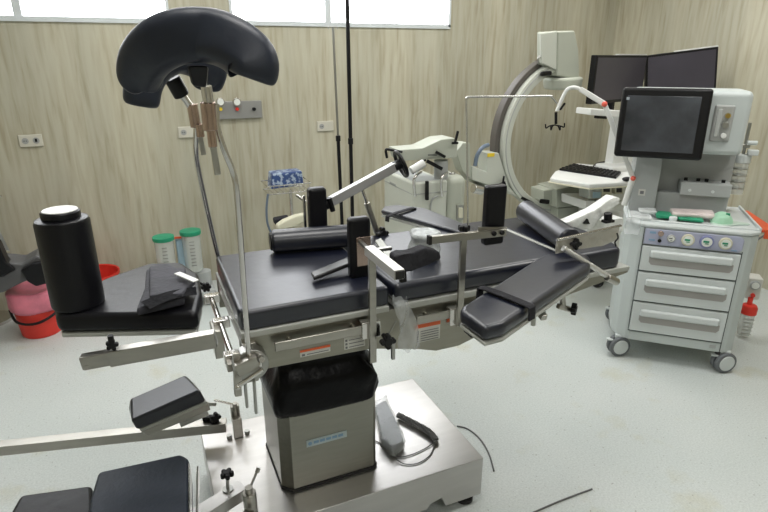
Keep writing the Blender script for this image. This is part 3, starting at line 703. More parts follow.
for z0, z1 in ((.545, .688), (.368, .540), (.185, .363)):
    f = L_(); f.b2(.018, .474, -.026, -.008, z0+.004, z1-.003, .004, 2); dr = f.build('drawer', machl, A_)
    zc = (z0+z1)/2+.01
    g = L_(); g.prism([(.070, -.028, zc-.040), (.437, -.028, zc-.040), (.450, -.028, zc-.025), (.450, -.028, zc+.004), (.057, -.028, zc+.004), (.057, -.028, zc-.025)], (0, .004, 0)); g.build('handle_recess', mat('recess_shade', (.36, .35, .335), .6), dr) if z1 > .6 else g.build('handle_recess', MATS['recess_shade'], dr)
    g = L_(); g.box((.250, -.034, zc+.022), (.385, .024, .042), .012, 4); g.build('handle', machl, dr)
m = L_()
for z in (.690, .5425, .3655, .182): m.b2(.014, .478, -.0135, -.010, z-.002, z+.002)
m.b2(.012, .015, -.0135, -.010, .18, .785); m.b2(.477, .480, -.0135, -.010, .13, .70)
m.build('panel_gaps', mat('gap_shadow', (.08, .09, .09), .7), A_)
gp = L_().prism([(.018, -.020, .697), (.460, -.020, .697), (.474, -.020, .712), (.474, -.020, .765), (.456, -.020, .780), (.018, -.020, .780)], (0, .010, 0), .002, 1).build('gauge_panel', lilac, A_)
for u, r_, rim in ((.144, .020, machd), (.222, .031, MATS['cream_plastic']), (.308, .033, MATS['gauge_panel_dark']), (.393, .031, MATS['cream_plastic'])):
    z = .741
    g = L_().cyl((u, -.034, z), (u, -.018, z), r_, seg=28, bev=.004).build('gauge', rim, gp)
    L_().cyl((u, -.0355, z), (u, -.033, z), r_*.72, seg=24).build('gauge_dial', gaugew, g) if False else None
    f = L_(); f.cyl((u, -.0360, z), (u, -.033, z), r_*.74, seg=24); f.build('gauge_dial', gaugew, gp)
    f = L_(); f.box((u-.004, -.0375, z+.003), (r_*.8, .002, r_*.28)); f.box((u, -.0375, z-.008), (r_*.5, .002, r_*.12)); f.build('gauge_mark', green if r_ > .025 else labelt, gp)
f = L_(); f.cyl((.092, -.034, .762), (.092, -.018, .762), .014, bev=.002); f.build('flow_knob', copper, gp)
f = L_(); f.cyl((.092, -.028, .722), (.092, -.018, .722), .009); f.build('outlet_port', blackp, gp)
for q in ((.040, .070, .757, .768), (.040, .070, .718, .727), (.425, .452, .704, .709)): L_().b2(q[0], q[1], -.022, -.019, q[2], q[3]).build('panel_text', labelb, gp)
L_().b2(.018, .474, -.018, -.008, .128, .179, .003).build('kick_panel', machw, A_)
L_().b2(.425, .455, -.022, -.017, .148, .166, .002).build('badge', machg, A_)
def caster(u, d, lab=None):
    m = L_(); m.cyl((u-.028, d-.012, .062), (u-.004, d-.012, .062), .060, seg=28, bev=.008); m.cyl((u+.006, d-.012, .062), (u+.030, d-.012, .062), .060, seg=28, bev=.008)
    # turned so that the discs face the front
    w_ = m.build('caster', mat('caster_tyre', (.13, .14, .15), .5) if 'caster_tyre' not in MATS else MATS['caster_tyre'], A_)
    m = L_(); m.cyl((u-.033, d-.012, .062), (u+.035, d-.012, .062), .043, seg=28, bev=.004); m.build('caster_hub', machl, w_)
    m = L_(); m.box((u, d+.01, .118), (.05, .05, .03), .008); m.box((u-.03, d-.055, .095), (.03, .03, .010), .003); m.build('caster_fork', machl, w_)
def caster2(u, d):
    c = V((u, d, .062)); a = V((.45, -.89, 0)).normalized()
    m = L_(); m.cyl(c-a*.030, c-a*.005, .060, seg=28, bev=.008); m.cyl(c+a*.005, c+a*.030, .060, seg=28, bev=.008)
    w_ = m.build('caster', MATS.get('caster_tyre') or mat('caster_tyre', (.13, .14, .15), .5), A_)
    m = L_(); m.cyl(c-a*.034, c+a*.034, .044, seg=28, bev=.004); m.build('caster_hub', machl, w_)
    m = L_(); m.box(c+V((0, .01, .055)), (.05, .05, .03), .008); m.box(c+V((-.05, -.01, .035)), (.035, .03, .010), .003); m.build('caster_fork', machl, w_)
for u, d in ((-.02, .02), (.515, .02), (-.02, .46), (.53, .46)): caster2(u, d)
# rear column, cabinet, shelf box
L_().b2(-.060, .070, .20, .48, .805, 1.16, .006).build('column', machg, A_)
L_().b2(.070, .430, .30, .48, .805, 1.16, .004).build('back_panel', machd, A_)
L_().b2(.072, .425, .24, .30, .805, .925, .004).build('lower_shelf', machg, A_)
sb = L_().b2(.180, .420, .20, .30, .925, .995, .004).build('module_box', machg, A_)
f = L_()
for u in (.205, .265, .305, .385): f.cyl((u, .25, .995), (u, .25, 1.01), .010, seg=12)
f.build('module_knob', blackp, sb)
f = L_()
for u in (.225, .335): f.cyl((u, .195, .953), (u, .202, .953), .008, seg=12)
f.build('module_screw', machl, sb)
st = L_().b2(-.025, .010, .197, .201, .905, .94, 0).build('sticker', labelw, A_)
L_().b2(-.017, .002, .1955, .1975, .914, .931, 0).build('sticker_print', labelt, st)
# head with screen
hd = L_().b2(-.12, .418, .13, .38, 1.155, 1.472, .030, 5).build('monitor_head', machw, A_)
tilt = Matrix.Rotation(R(-4), 3, 'X')
scf = L_(); scf.box((.022, .085, 1.308), (.412, .055, .348), .016, 4, tilt); sfr = scf.build('screen_frame', blackp, A_)
scf = L_(); scf.box((.012, .0565, 1.307), (.335, .003, .275), .002, 1, tilt); scf.build('screen', mat('film_screen', (.055, .06, .07), .16, 0, .6, var=.5, vscale=4), sfr)
scf = L_(); scf.box((.0, .0545, 1.178), (.31, .003, .008), 0, 1, tilt); scf.box((-.155, .0545, 1.43), (.014, .003, .014), 0, 1, tilt); scf.build('screen_film_glint', mat('painted_film_glint', (.5, .55, .6), .15, alpha=.6), sfr)  # pale strip and small square painted as glints on the screen film
fl = L_(); fl.b2(.255, .345, .118, .14, 1.225, 1.405, .012, 3); fm = fl.build('flow_module', machd, A_)
fl = L_(); fl.b2(.268, .290, .108, .125, 1.25, 1.385, .004); fl.build('flow_tube', clear, fm)
fl = L_(); fl.cyl((.315, .100, 1.355), (.315, .125, 1.355), .012); fl.build('brass_valve', goldm, fm)
fl = L_(); fl.cyl((.312, .098, 1.31), (.312, .125, 1.31), .016, bev=.002); fl.build('module_dial', dull, fm)
fl = L_(); fl.cyl((.312, .098, 1.258), (.312, .125, 1.258), .013, bev=.002); fl.build('white_dial', whitep, fm)
# breathing canister at the right
bc = L_(); bc.cyl((.475, .36, .92), (.475, .36, 1.09), .038, seg=24); cn = bc.build('absorber_canister', clear, A_)
bc = L_(); bc.cyl((.475, .36, 1.09), (.475, .36, 1.135), .041, seg=24, bev=.004); bc.box((.51, .33, 1.15), (.05, .03, .03), .005); bc.cyl((.475, .33, 1.20), (.52, .33, 1.20), .012); bc.build('canister_lid', machl, cn)
bc = L_(); bc.cyl((.475, .36, 1.13), (.475, .36, 1.30), .008); bc.box((.475, .36, 1.18), (.04, .04, .02), .003); bc.build('canister_fitting', dull, cn)
bc = L_()
for zz in (.95, .985, 1.02, 1.055): bc.lathe([(0.0385, zz), (.0395, zz+.003), (0.0385, zz+.006)], (.475, .36, 0), seg=24)
bc.build('canister_band', dull, cn)
# suction unit at lower right
su = L_(); su.b2(.680, .755, .50, .60, .255, .39, .01); sx = su.build('suction_regulator', labelw, A_)
su = L_(); su.cyl((.715, .487, .350), (.715, .502, .350), .028, seg=24, bev=.003); su.build('regulator_gauge', machg, sx)
su = L_(); su.cyl((.715, .484, .350), (.715, .488, .350), .020, seg=24); su.build('regulator_dial', gaugew, sx)
su = L_(); su.cyl((.715, .485, .285), (.715, .502, .285), .012, seg=16, bev=.002); su.build('regulator_knob', redp, sx)
su = L_(); su.lathe([(.032, .02), (.036, .05), (.038, .17)], (.715, .50, 0), seg=24); cnn = su.build('suction_canister', clear, A_)
su = L_(); su.lathe([(.044, .165), (.044, .205), (.036, .22), (.015, .224)], (.715, .50, 0), seg=24); su.cyl((.71, .50, .22), (.71, .50, .27), .014); su.build('canister_lid', redp, cnn)
su = L_()
for k in range(5): su.b2(.690, .745, .460, .464, .04+k*.024, .045+k*.024)
su.build('canister_scale', dull, cnn)
su = L_(); su.bar((.67, .56, .15), (.67, .56, .42), .02, .02); su.build('canister_rail', dull, A_)
su = L_(); su.tube([(.70, .60, .40), (.68, .58, .52), (.70, .60, .60), (.80, .68, .64)], .006); su.build('suction_hose', cable, A_)
# orange tray behind right
ot = L_(); ot.prism([(.565, .52, .775), (.600, .52, .775), (.655, .12, .775), (.575, .12, .775)], (0, 0, .016), .003, 1); ot.prism([(.590, .112, .745), (.655, .112, .745), (.655, .122, .745), (.590, .122, .745)], (0, 0, .045)); 
tag(ot.build('instrument_tray', orange), 'orange plastic tray sticking out behind the right end of the anaesthesia worktop', 'tray')
# articulated hose arm
ar = thing('hose_support_arm', LP(-.09, .25, .84), 'white jointed hose support arm with red joints rising left of the anaesthesia screen', 'support arm')
j0 = LP(-.085, .22, .84); j1 = LP(-.085, .22, 1.0)
pxd = lambda x, y, d: (lambda r: r*((MO+MN*d).dot(MN)/r.dot(MN))+V((0, 0, CAM_H)))(_ray(x, y))
j1 = pxd(633, 178, .2); j2 = pxd(604.5, 104, .2); j3 = pxd(580, 89, .2)
MB().cyl(j0, j1, .016).build('arm_base', whitep, ar)
MB().bar(j1, j2, .020, .026, .005).build('lower_arm', whitep, ar)
MB().bar(j2, j3, .024, .028, .005).build('upper_arm', whitep, ar)
MB().sphere(j1-MN*.012, .014).build('joint', mat('red_joint', (.75, .12, .08), .4), ar); MB().sphere(j2-MN*.014, .015).build('joint', MATS['red_joint'], ar)
MB().tube([j3, pxd(575, 87.5, .2), pxd(570, 88, .2), pxd(566, 91, .2), pxd(561, 101, .2), pxd(557, 111, .2)], .010).build('bent_end', whitep, ar)
MB().bar(pxd(565, 103, .18), pxd(560, 110, .18), .006, .012).build('black_grip', blackp, ar)
m = MB(); a = pxd(556, 112, .2); c = pxd(556, 124, .2); m.cyl(a, c, .008)
for sx, y0 in ((-9, 128), (-4, 130), (5, 130), (9, 127)):
    m.tube([pxd(555, 125, .2), pxd(555+sx*.6, 126, .2), pxd(555+sx, y0, .2), pxd(555+sx*1.05, y0-4, .2)], .004)
m.build('hose_hook', blackp, ar)
# items on the worktop
def onw(u, d, z=.807): return LP(u, d, z)
m = L_(); m.box((.13, .13, .825), (.09, .09, .018), .006, 3); m.box((.10, .10, .829), (.06, .07, .020), .006, 3); m.noise(.006, 25); tag(m.build('mask_strap_pack', green, sub=1), 'crumpled dark green pack at the left of the worktop row', 'package')
m = L_(); m.box((.235, .11, .823), (.12, .09, .016), .006, 3); m.noise(.006, 25, 3); tag(m.build('mask_strap_pack', green, sub=1), 'flat green pack half under the clear bag on the anaesthesia worktop', 'package')
m = L_(); m.cyl((.150, .065, .807), (.150, .065, .835), .020, bev=.005); tag(m.build('tape_roll', mat('pale_tape', (.68, .72, .72), .5)), 'small pale roll standing at the front of the worktop by the green packs', 'roll')
m = L_(); m.box((.25, .15, .838), (.21, .11, .03), .012, 3); m.noise(.010, 16, 5); tag(m.build('breathing_bag_pack', mat('pinkish_film', (.80, .70, .68), .25, bump=1, bscale=25, var=.2, vscale=12, alpha=.8), sub=1), 'clear plastic bag with pink contents in the middle of the worktop', 'package')
mk = thing('face_mask', onw(.40, .12), 'pale green anaesthesia face mask resting at the right of the worktop', 'mask')
L_().lathe([(.050, 0), (.054, .012), (.048, .030), (.034, .050), (.018, .058)], (.385, .12, .808), axis=(0, -.35, 1)).build('mask_cup', mint, mk)
L_().prism([(.33, .07, .808), (.36, .03, .808), (.47, .10, .808), (.52, .12, .808), (.51, .14, .808), (.43, .16, .808), (.36, .16, .808)], (0, 0, .008), .003, 1).build('mask_rim', mat('pale_green_film', (.66, .80, .72), .3, alpha=.8), mk)
L_().box((.405, .10, .858), (.02, .01, .02), .003).build('mask_port', green, mk)
m = L_(); m.box((-.005, .10, .820), (.10, .14, .022), .010, 3); m.box((.03, .14, .835), (.10, .08, .02), .008, 3); m.noise(.012, 18, 9); tag(m.build('clear_bag', mat('clear_bag_film', (.82, .85, .85), .15, bump=1, bscale=30, alpha=.6), sub=1), 'crumpled empty clear plastic bag on the left end of the worktop', 'plastic bag')
m = L_(); m.grid(lambda u, v: V((-.085+.075*u, -.016-.010*math.sin(v*7)-.004*math.sin(u*9), .828-.085*v)), 8, 8, .001); tag(m.build('plastic_sheet', film), 'clear film draped over the front left corner of the anaesthesia worktop', 'plastic sheet')

# ================================================================ CONSOLE CART WITH MONITORS
KC = thing('console_cart', PZ(620, 215, 0)*0+V((2.95, 2.95, 0)), 'white imaging console cart with keyboard shelf behind the anaesthesia machine', 'cart')
zs = .86
sh = [PZ(550, 177.5, zs), PZ(555, 171, zs), PZ(577, 163, zs), PZ(648, 170, zs), PZ(640, 181, zs), PZ(590, 184, zs)]
MB().prism([p+V((0, 0, -.032)) for p in sh], (0, 0, .032), .010, 3).build('keyboard_shelf', whitep, KC)
MB().prism([p+V((0, 0, -.038))+(p-V((2.9, 2.8, zs)))*.02 for p in sh], (0, 0, .010), .004, 2).build('shelf_rim', cream, KC)
MB().prism([PY(620, 116, 3.02), PY(650, 116, 3.02), PY(655, 205, 3.02), PY(606, 205, 3.02)], (0, .08, 0), .01, 2).build('monitor_column', whitep, KC)
MB().bar(PY(583, 111, 2.98), PY(640, 115, 2.98), .14, .040, .006).build('monitor_platform', whitep, KC)
MB().bar(PY(596, 117, 2.97), PY(605, 117.5, 2.97), .04, .018, .003).build('platform_latch', blackp, KC)
MB().b2(2.95, 3.45, 2.86, 3.14, .10, .62, .02).build('cart_body', whitep, KC)
MB().b2(3.0, 3.35, 2.90, 3.08, .60, .90, .02).build('cart_neck', whitep, KC)
for x, y in ((3.0, 2.90), (3.40, 2.90), (3.0, 3.10), (3.40, 3.10)): MB().cyl((x-.02, y, .05), (x+.02, y, .05), .05, bev=.006).build('caster', rubber, KC)
kb = thing('keyboard', PZ(590, 178, zs), 'black keyboard lying on the white console shelf', 'keyboard')
kq = [PZ(559, 170, zs+.002), PZ(573, 166, zs+.002), PZ(612, 175, zs+.002), PZ(622, 181, zs+.002), PZ(600, 179, zs+.002)]
kq = [PZ(559, 170.5, zs), PZ(574, 165.5, zs), PZ(621, 174, zs), PZ(616, 179, zs)]
MB().prism(kq, (0, 0, .016), .004, 2).build('keyboard_case', blackp, kb)
m = MB()
for r_ in range(4):
    for c_ in range(14):
        u = (c_+.5)/14; v = (r_+.5)/4; p = kq[0]*(1-u)*(1-v)+kq[3]*u*(1-v)+kq[1]*(1-u)*v+kq[2]*u*v
        m.box(p+V((0, 0, .019)), (.016, .014, .005), .001, 1)
m.build('keys', rubber, kb)
m = MB(); m.sphere(PZ(627, 179, zs+.014), .028, (1.3, .9, .5)); tag(m.build('mouse', blackp), 'black mouse at the right end of the console shelf', 'mouse')
m = MB(); m.tube([PZ(594, 172, zs+.006), PZ(593, 167, zs+.02), PZ(598, 163, zs+.02), PZ(608, 162, zs+.02), PZ(615, 165, zs+.02), PZ(614, 169, zs+.01), PZ(605, 170, zs+.01), PZ(598, 170, zs+.006)], .005)
tag(m.build('keyboard_cable', blackp), 'looped black cable behind the keyboard on the console shelf', 'cable')
# devices under the shelf
dv = thing('console_device', PY(605, 212, 2.80), 'stack of cream framed device modules under the console shelf', 'device')
for px0, px1, py0, py1, mt in ((589, 602, 186, 199, clear), (602, 612, 186, 202, cream), (615, 623, 186, 194, cream)):
    MB().prism([PY(px0, py0, 2.80), PY(px1, py0+1, 2.80), PY(px1, py1, 2.80), PY(px0, py1, 2.80)], (0, .10, 0), .004, 2).build('module', mt, dv)
m = MB()
for px0, px1, py0, py1 in ((604, 610, 188, 192), (604, 609, 195, 198), (617, 622, 188, 192.5)): m.prism([PY(px0, py0, 2.795), PY(px1, py0, 2.795), PY(px1, py1, 2.795), PY(px0, py1, 2.795)], (0, .01, 0))
m.build('module_window', screenm, dv)
MB().prism([PY(593, 192, 2.797), PY(601, 192, 2.797), PY(601, 198, 2.797), PY(593, 198, 2.797)], (0, .012, 0), .004, 2).build('blue_button_panel', paleblue, dv)
MB().prism([PY(586, 201, 2.80), PY(625, 201, 2.80), PY(625, 212, 2.80), PY(586, 210, 2.80)], (0, .25, 0), .008, 2).build('device_base', whitep, dv)
# monitors
def monitor(a, b_, hgt, label):
    # a, b_: bottom-left, bottom-right corners
    d = (b_-a); up0 = V((0, 0, 1)); d2 = d.normalized(); nrm = d2.cross(up0).normalized()   # faces the viewer
    if nrm.dot(V((0, -1, 0))) < 0: nrm = -nrm
    upv = nrm.cross(d2); upv = -upv if upv.z < 0 else upv
    r = thing('monitor', (a+b_)/2-nrm*.04, label, 'monitor', 'console monitors')
    MB().prism([a, b_, b_+upv*hgt, a+upv*hgt], -nrm*.045, .006, 2).build('casing', blackp, r)
    i = .016; q = [a+d2*i+upv*i*1.3, b_-d2*i+upv*i*1.3, b_-d2*i+upv*(hgt-i), a+d2*i+upv*(hgt-i)]
    MB().prism([p+nrm*.002 for p in q], -nrm*.006).build('screen', screenp, r)
    MB().bar(a+upv*(hgt+.003)+d2*d.length*.4-nrm*.015, b_+upv*(hgt+.003)-nrm*.015, .02, .010, .001).build('top_tape', whitep, r)
    c = (a+b_)/2-nrm*.05
    MB().bar(c+upv*hgt*.4, c-upv*.10, .05, .03).build('stand_neck', blackp, r)
    return r
monitor(PY(591, 104.5, 3.02), PY(641, 100, 3.20), .315, 'left monitor of the console pair, turned away, in black casing')
monitor(PY(645, 100, 3.19), PY(716, 92, 2.93), .315, 'right monitor of the console pair, facing the table, in black casing')

# ================================================================ C-ARM X-RAY
X = thing('c_arm_scanner', (1.75, 3.25, 0), 'ivory mobile C-arm X-ray scanner with large open ring by the back wall', 'x-ray machine')
YC = 3.20; CC = V((2.80, YC, 1.075))
def arc(r_, a0, a1, n, dy=0): return [CC+V((r_*math.cos(R(a0+(a1-a0)*i/n)), dy, r_*math.sin(R(a0+(a1-a0)*i/n)))) for i in range(n+1)]
MB().sweep(arc(.512, 98, 285, 48), rrect(.065, .085, .012, 2), up=(0, 1, 0)).build('c_ring', carml, X)
MB().sweep(arc(.565, 103, 196, 30, .03), rrect(.038, .07, .008, 2), up=(0, 1, 0)).build('ring_track', mat('track_dark', (.10, .09, .08), .5), X)
MB().sweep(arc(.522, 106, 275, 40, -.040), rrect(.008, .010, .002, 1), up=(0, 1, 0)).build('ring_groove', machd, X)
tb = MB(); tb.prism([PY(541, 33, YC-.05), PY(558, 30.5, YC-.05), PY(557, 71, YC-.05), PY(541, 64, YC-.05)], (0, .04, 0), .006, 2); tb.prism([PY(558, 31, YC-.06), PY(575, 30.5, YC-.06), PY(579, 50, YC-.06), PY(580, 80, YC-.06), PY(557, 76, YC-.06)], (0, .22, 0), .012, 3)
th = tb.build('tube_housing', carmw, X)
MB().prism([PY(541, 33.5, YC-.065), PY(557, 31.5, YC-.065), PY(556.5, 70, YC-.065), PY(541.5, 63, YC-.065)], (0, .02, 0), .003, 1).build('housing_cover', carml, th)
MB().cyl(PY(563, 77, YC+.02), PY(562, 89, YC+.02), .135, .125, seg=32, bev=.02).build('collimator', carmw, X)
MB().bar(PY(541, 74, YC-.07), PY(551, 73, YC-.07), .03, .030, .01).build('ring_brake', blackp, X)
MB().tube([PY(539, 64, YC-.04), PY(538, 59, YC-.05), PY(541, 55, YC-.05)], .006).build('housing_handle', dull, X)
# detector
dt = MB(); dt.prism([PY(538, 191, YC-.10), PY(552, 189, YC-.10), PY(552, 206, YC-.10), PY(538, 203, YC-.10)], (0, .15, 0), .01, 2)
dt.prism([PY(551, 190, YC-.15), PY(583, 183, YC-.02), PY(583, 206, YC-.02), PY(551, 209, YC-.15)], (0, .22, 0), .01, 2); dt.prism([PY(552, 209, YC-.12), PY(580, 206, YC), PY(579, 235, YC), PY(553, 235, YC-.12)], (0, .22, 0), .01, 2)
for v_ in dt.bm.verts: v_.co.x += .05
dt.build('detector', carmw, X)
MB().bar(PY(540, 201, YC-.12), PY(549, 202, YC-.12), .02, .032, .008).build('detector_brake', blackp, X)
MB().bar(PY(522, 198, YC-.05), PY(532, 203, YC-.05), .03, .02).build('ring_stop', blackp, X)
# ring carrier
MB().prism([PY(487, 153, YC-.03), PY(499, 153, YC-.03), PY(509, 186, YC-.03), PY(519, 198, YC-.03), PY(505, 190, YC-.03), PY(472, 180, YC-.03), PY(472, 166, YC-.03), PY(487, 172, YC-.03)], (0, .12, 0), .006, 2).build('ring_carrier', carml, X)
MB().b2(*(lambda a, c: (a.x, c.x, YC-.036, YC-.029, c.z, a.z))(PY(488, 153.5, YC-.036), PY(494.5, 156.5, YC-.036))).build('warning_sticker', yellow, X)
MB().prism([PY(463, 143, YC-.02), PY(470, 143, YC-.02), PY(471, 165, YC-.02), PY(476, 172, YC-.02), PY(474, 181, YC-.02), PY(463, 172, YC-.02), PY(456, 152, YC-.02)], (0, .10, 0), .006, 2).build('fork', carmw, X)
MB().prism([PY(467, 170, YC+.02), PY(500, 187, YC+.02), PY(500, 194, YC+.02), PY(466, 180, YC+.02)], (0, .08, 0), .005, 2).build('lower_link', carmw, X)
MB().tube([PY(488, 145, YC+.03), PY(482, 148, YC), PY(477, 156, YC), PY(475, 166, YC)], .014).build('signal_hose', bluehose, X)
MB().bar(PY(503, 183, YC-.06), PY(504, 176, YC-.06), .01, .012).bar(PY(498, 187, YC-.06), PY(505, 183, YC-.06), .02, .03).build('carrier_brake', blackp, X)
MB().cyl(PY(473, 188, YC), PY(482, 190, YC), .035, bev=.005).build('pivot_drum', chrome, X)
# cross arm
MB().prism([PY(399, 150, 3.05), PY(423, 148, 3.05), PY(441, 139.5, 3.05), PY(455, 138, 3.05), PY(458, 143, 3.05), PY(457, 158, 3.05), PY(402, 161, 3.05)], (0, .16, 0), .008, 2).build('cross_arm', carmw, X)
MB().tube([PY(386, 152, 3.04), PY(387, 158, 3.04), PY(386, 150, 3.04), PY(391, 150, 3.04), PY(402, 152, 3.04)], .008).build('arm_handle', blackp, X)
m = MB(); m.bar(PY(455, 143, 3.02), PY(458, 131, 3.02), .012, .014); m.bar(PY(452, 143, 3.02), PY(458, 143, 3.02), .012, .014); m.build('brake_lever', blackp, X)
m = MB(); m.bar(PY(428, 155, 3.03), PY(437, 155, 3.03), .008, .006); m.bar(PY(436, 152, 3.03), PY(445, 157, 3.03), .014, .018); m.build('arm_lever', blackp, X)
m = MB(); m.bar(PY(427, 161, 3.03), PY(442, 169, 3.03), .014, .022); m.bar(PY(416, 163, 3.03), PY(426, 160, 3.03), .012, .010); m.build('lower_lever', blackp, X)
MB().cyl(PY(441, 160, 3.12), PY(441, 180, 3.12), .045, bev=.004).build('lift_shaft', machd, X)
# body and column
bx0, bx1 = PY(413, 187, 3.05), PY(445, 187, 3.05)
body = MB(); body.b2(bx0.x, bx1.x+.02, 3.05, 3.50, .16, bx0.z+.022, .015); bo = body.build('body', carml, X)
MB().b2(bx0.x+.02, bx1.x-.02, 3.08, 3.46, .945, .962, .006).build('top_recess', machg, bo) if False else None
m = MB(); z_ = bx0.z+.022; m.b2(bx0.x+.03, bx1.x-.02, 3.08, 3.46, z_-.004, z_+.001); m.build('top_panel', machg, bo)
m = MB(); zz = PY(400, 196, 3.05).z; m.b2(bx0.x+.004, bx1.x+.016, 3.046, 3.052, zz-.003, zz+.002)
m.b2(bx0.x-.002, bx0.x+.001, 3.30, 3.40, bx0.z-.05, bx0.z-.035); m.b2(bx0.x-.002, bx0.x+.001, 3.06, 3.49, zz-.003, zz+.002); m.build('body_groove', machd, bo)
cx = (PY(446, 190, 3.05).x+PY(465, 190, 3.05).x)/2
MB().b2(PY(448, 185, 3.05).x, PY(467, 185, 3.05).x, 3.04, 3.30, .16, PY(450, 177, 3.05).z, .05, 5).build('column', carmw, X)
MB().cyl(PY(452, 178, 3.12), PY(452, 172, 3.12), .022, bev=.004).build('column_cap', chrome, X)
for x_a, x_b in ((414, 420), (441, 446)):
    m = MB(); m.tube([PY(x_a+1, 196, 3.03), PY(x_a, 182, 3.02), PY(x_a+2, 176, 3.02), PY(x_b+1, 172, 3.10)], .009); m.build('grab_handle', chrome, X)
m = MB(); m.bar(PY(427, 181, 3.03), PY(427, 200, 3.03), .02, .02, .004); m.build('cable_clip', blackp, X)
m = MB(); m.prism([PY(457, 205, 3.03), PY(464, 205, 3.03), PY(464, 220, 3.03), PY(457, 220, 3.03)], (0, .03, 0), .004, 2); m.build('socket_panel', dull, X)
m = MB(); m.prism([PY(459, 208, 3.02), PY(463, 208, 3.02), PY(463, 218, 3.02), PY(459, 218, 3.02)], (0, .02, 0), .002, 1); m.build('socket_cover', cream, X)
MB().b2(1.36, 2.05, 3.10, 3.50, .08, .18, .02).build('chassis', carmw, X)
for x, y in ((1.42, 3.14), (1.42, 3.46), (1.98, 3.14), (1.98, 3.46)): MB().cyl((x-.025, y, .06), (x+.025, y, .06), .06, bev=.008).build('wheel', rubber, X)
MB().b2(1.98, 2.75, 3.26, 3.36, .05, .13, .02).build('base_leg', carmw, X)
m = MB(); m.tube([PY(430, 214, 3.04), PY(432, 200, 3.04), PY(438, 196, 3.04)], .006); m.build('cord', machd, X)

# ================================================================ BACK WALL OBJECTS
def outlet(px, py, label, black=True):
    p = PY(px, py, WY)
    r = thing('wall_outlet', p-V((0, .01, .03)), label, 'outlet')
    MB().b2(p.x-.065, p.x+.065, WY-.012, WY, p.z-.038, p.z+.038, .004).build('plate', mat('outlet_cream', (.60, .58, .50), .4) if 'outlet_cream' not in MATS else MATS['outlet_cream'], r)
    for dx in (-.03, .03) if black else (-.03,):
        MB().cyl((p.x+dx, WY-.014, p.z), (p.x+dx, WY-.010, p.z), .019, seg=20).build('socket', MATS['machine_recess'], r)
    m = MB()
    for dx in (-.036, -.024): m.cyl((p.x+dx, WY-.016, p.z), (p.x+dx, WY-.012, p.z), .003, seg=8)
    if black: m.box((p.x+.03, WY-.015, p.z+.002), (.012, .006, .02))
    m.build('socket_holes', blackp, r)
outlet(31, 140.5, 'cream double wall outlet below the left window')
outlet(188, 132, 'cream wall outlet half behind the knee crutch clamps', False)
outlet(325, 126, 'cream wall outlet left of the two thin hanging poles', False)
gx0, gx1 = PY(217, 100, WY).x, PY(262, 118, WY).x
G = thing('gas_outlet_panel', ((gx0+gx1)/2, WY, 1.20), 'steel medical gas outlet panel with two round gauges on the back wall', 'gas panel')
MB().b2(gx0, gx1, WY-.025, WY, 1.205, 1.325, .003).build('panel', mat('panel_steel', (.34, .34, .33), .42, .5), G)
for px in (220.5, 237):
    p = PY(px, 102, WY-.05)
    g = MB().cyl((p.x, WY-.055, p.z), (p.x, WY-.025, p.z), .028, seg=24, bev=.003).build('gauge', chrome, G)
    MB().cyl((p.x, WY-.057, p.z), (p.x, WY-.054, p.z), .022, seg=24).build('gauge_dial', gaugew, g)
for px, mt_ in ((220.5, yellow), (237, redp), (254, blackp)):
    p = PY(px, 109, WY-.03); MB().cyl((p.x, WY-.045, p.z), (p.x, WY-.02, p.z), .012, bev=.002).build('gas_valve', mt_, G)
# thin poles
def pole(top, bot, y, label, knobpx):
    a = PY(*top, y); c = PY(*bot, y); c.z = 0.02; r = thing('drip_pole', (c.x, y, 0), label, 'drip stand', 'drip poles')
    a.x = a.x; mid = a.lerp(c, .42 if knobpx else .46)
    MB().cyl(a, mid, .0085 if knobpx else .013).build('upper_tube', dull if knobpx else blackp, r)
    MB().cyl(mid, V((c.x, y, .06)), .013).build('lower_tube', blackp, r)
    MB().cyl(mid-V((0, 0, .02)), mid+V((0, 0, .02)), .018, bev=.003).build('height_collar', blackp, r)
    m = MB()
    for k in range(5):
        t = 2*math.pi*k/5+.4; m.bar((c.x, y, .05), (c.x+.13*math.cos(t), y+.13*math.sin(t), .03), .02, .02); m.cyl((c.x+.13*math.cos(t), y+.13*math.sin(t)-.01, .016), (c.x+.13*math.cos(t), y+.13*math.sin(t)+.01, .016), .016)
    m.build('star_base', blackp, r)
    m = MB(); m.tube([a+V((-.03, 0, -.015)), a+V((-.03, 0, 0)), a, a+V((.03, 0, 0)), a+V((.03, 0, -.015))], .003); m.build('hanger', dull, r)
pole((333, 27), (343, 225), 3.92, 'shorter thin grey drip pole left of the black one by the back wall', True)
pole((347, -6), (353, 225), 3.60, 'taller thin black drip pole rising across the window', False)
# blue pack in a wire basket stand
BS = thing('basket_stand', (1.02, 3.9, 0), 'steel stand with wire basket and hanging hose by the back wall', 'stand')
by = 3.88; b0, b1 = PY(266, 192, by), PY(306, 187, by)
m = MB()
for z, g in ((b0.z, 0), (b0.z+.06, .01)):
    m.tube([(b0.x-g, by-.09-g, z), (b1.x+g, by-.09-g, z), (b1.x+g, by+.09+g, z), (b0.x-g, by+.09+g, z)], .004, sm=0, closed=True)
for i in range(9):
    x = b0.x+(b1.x-b0.x)*i/8; m.cyl((x, by-.09, b0.z), (x, by-.10, b0.z+.06), .002, seg=6); m.cyl((x, by-.09, b0.z), (x, by+.09, b0.z), .002, seg=6)
m.build('wire_basket', chrome, BS)
p = PY(291, 200, by); MB().cyl((p.x, by, .05), (p.x, by, b0.z), .012).build('pole', chrome, BS)
m = MB()
for k in range(5):
    t = 2*math.pi*k/5; m.bar((p.x, by, .05), (p.x+.20*math.cos(t), by+.20*math.sin(t), .03), .02, .02); m.cyl((p.x+.2*math.cos(t), by+.2*math.sin(t)-.01, .018), (p.x+.2*math.cos(t), by+.2*math.sin(t)+.01, .018), .018)
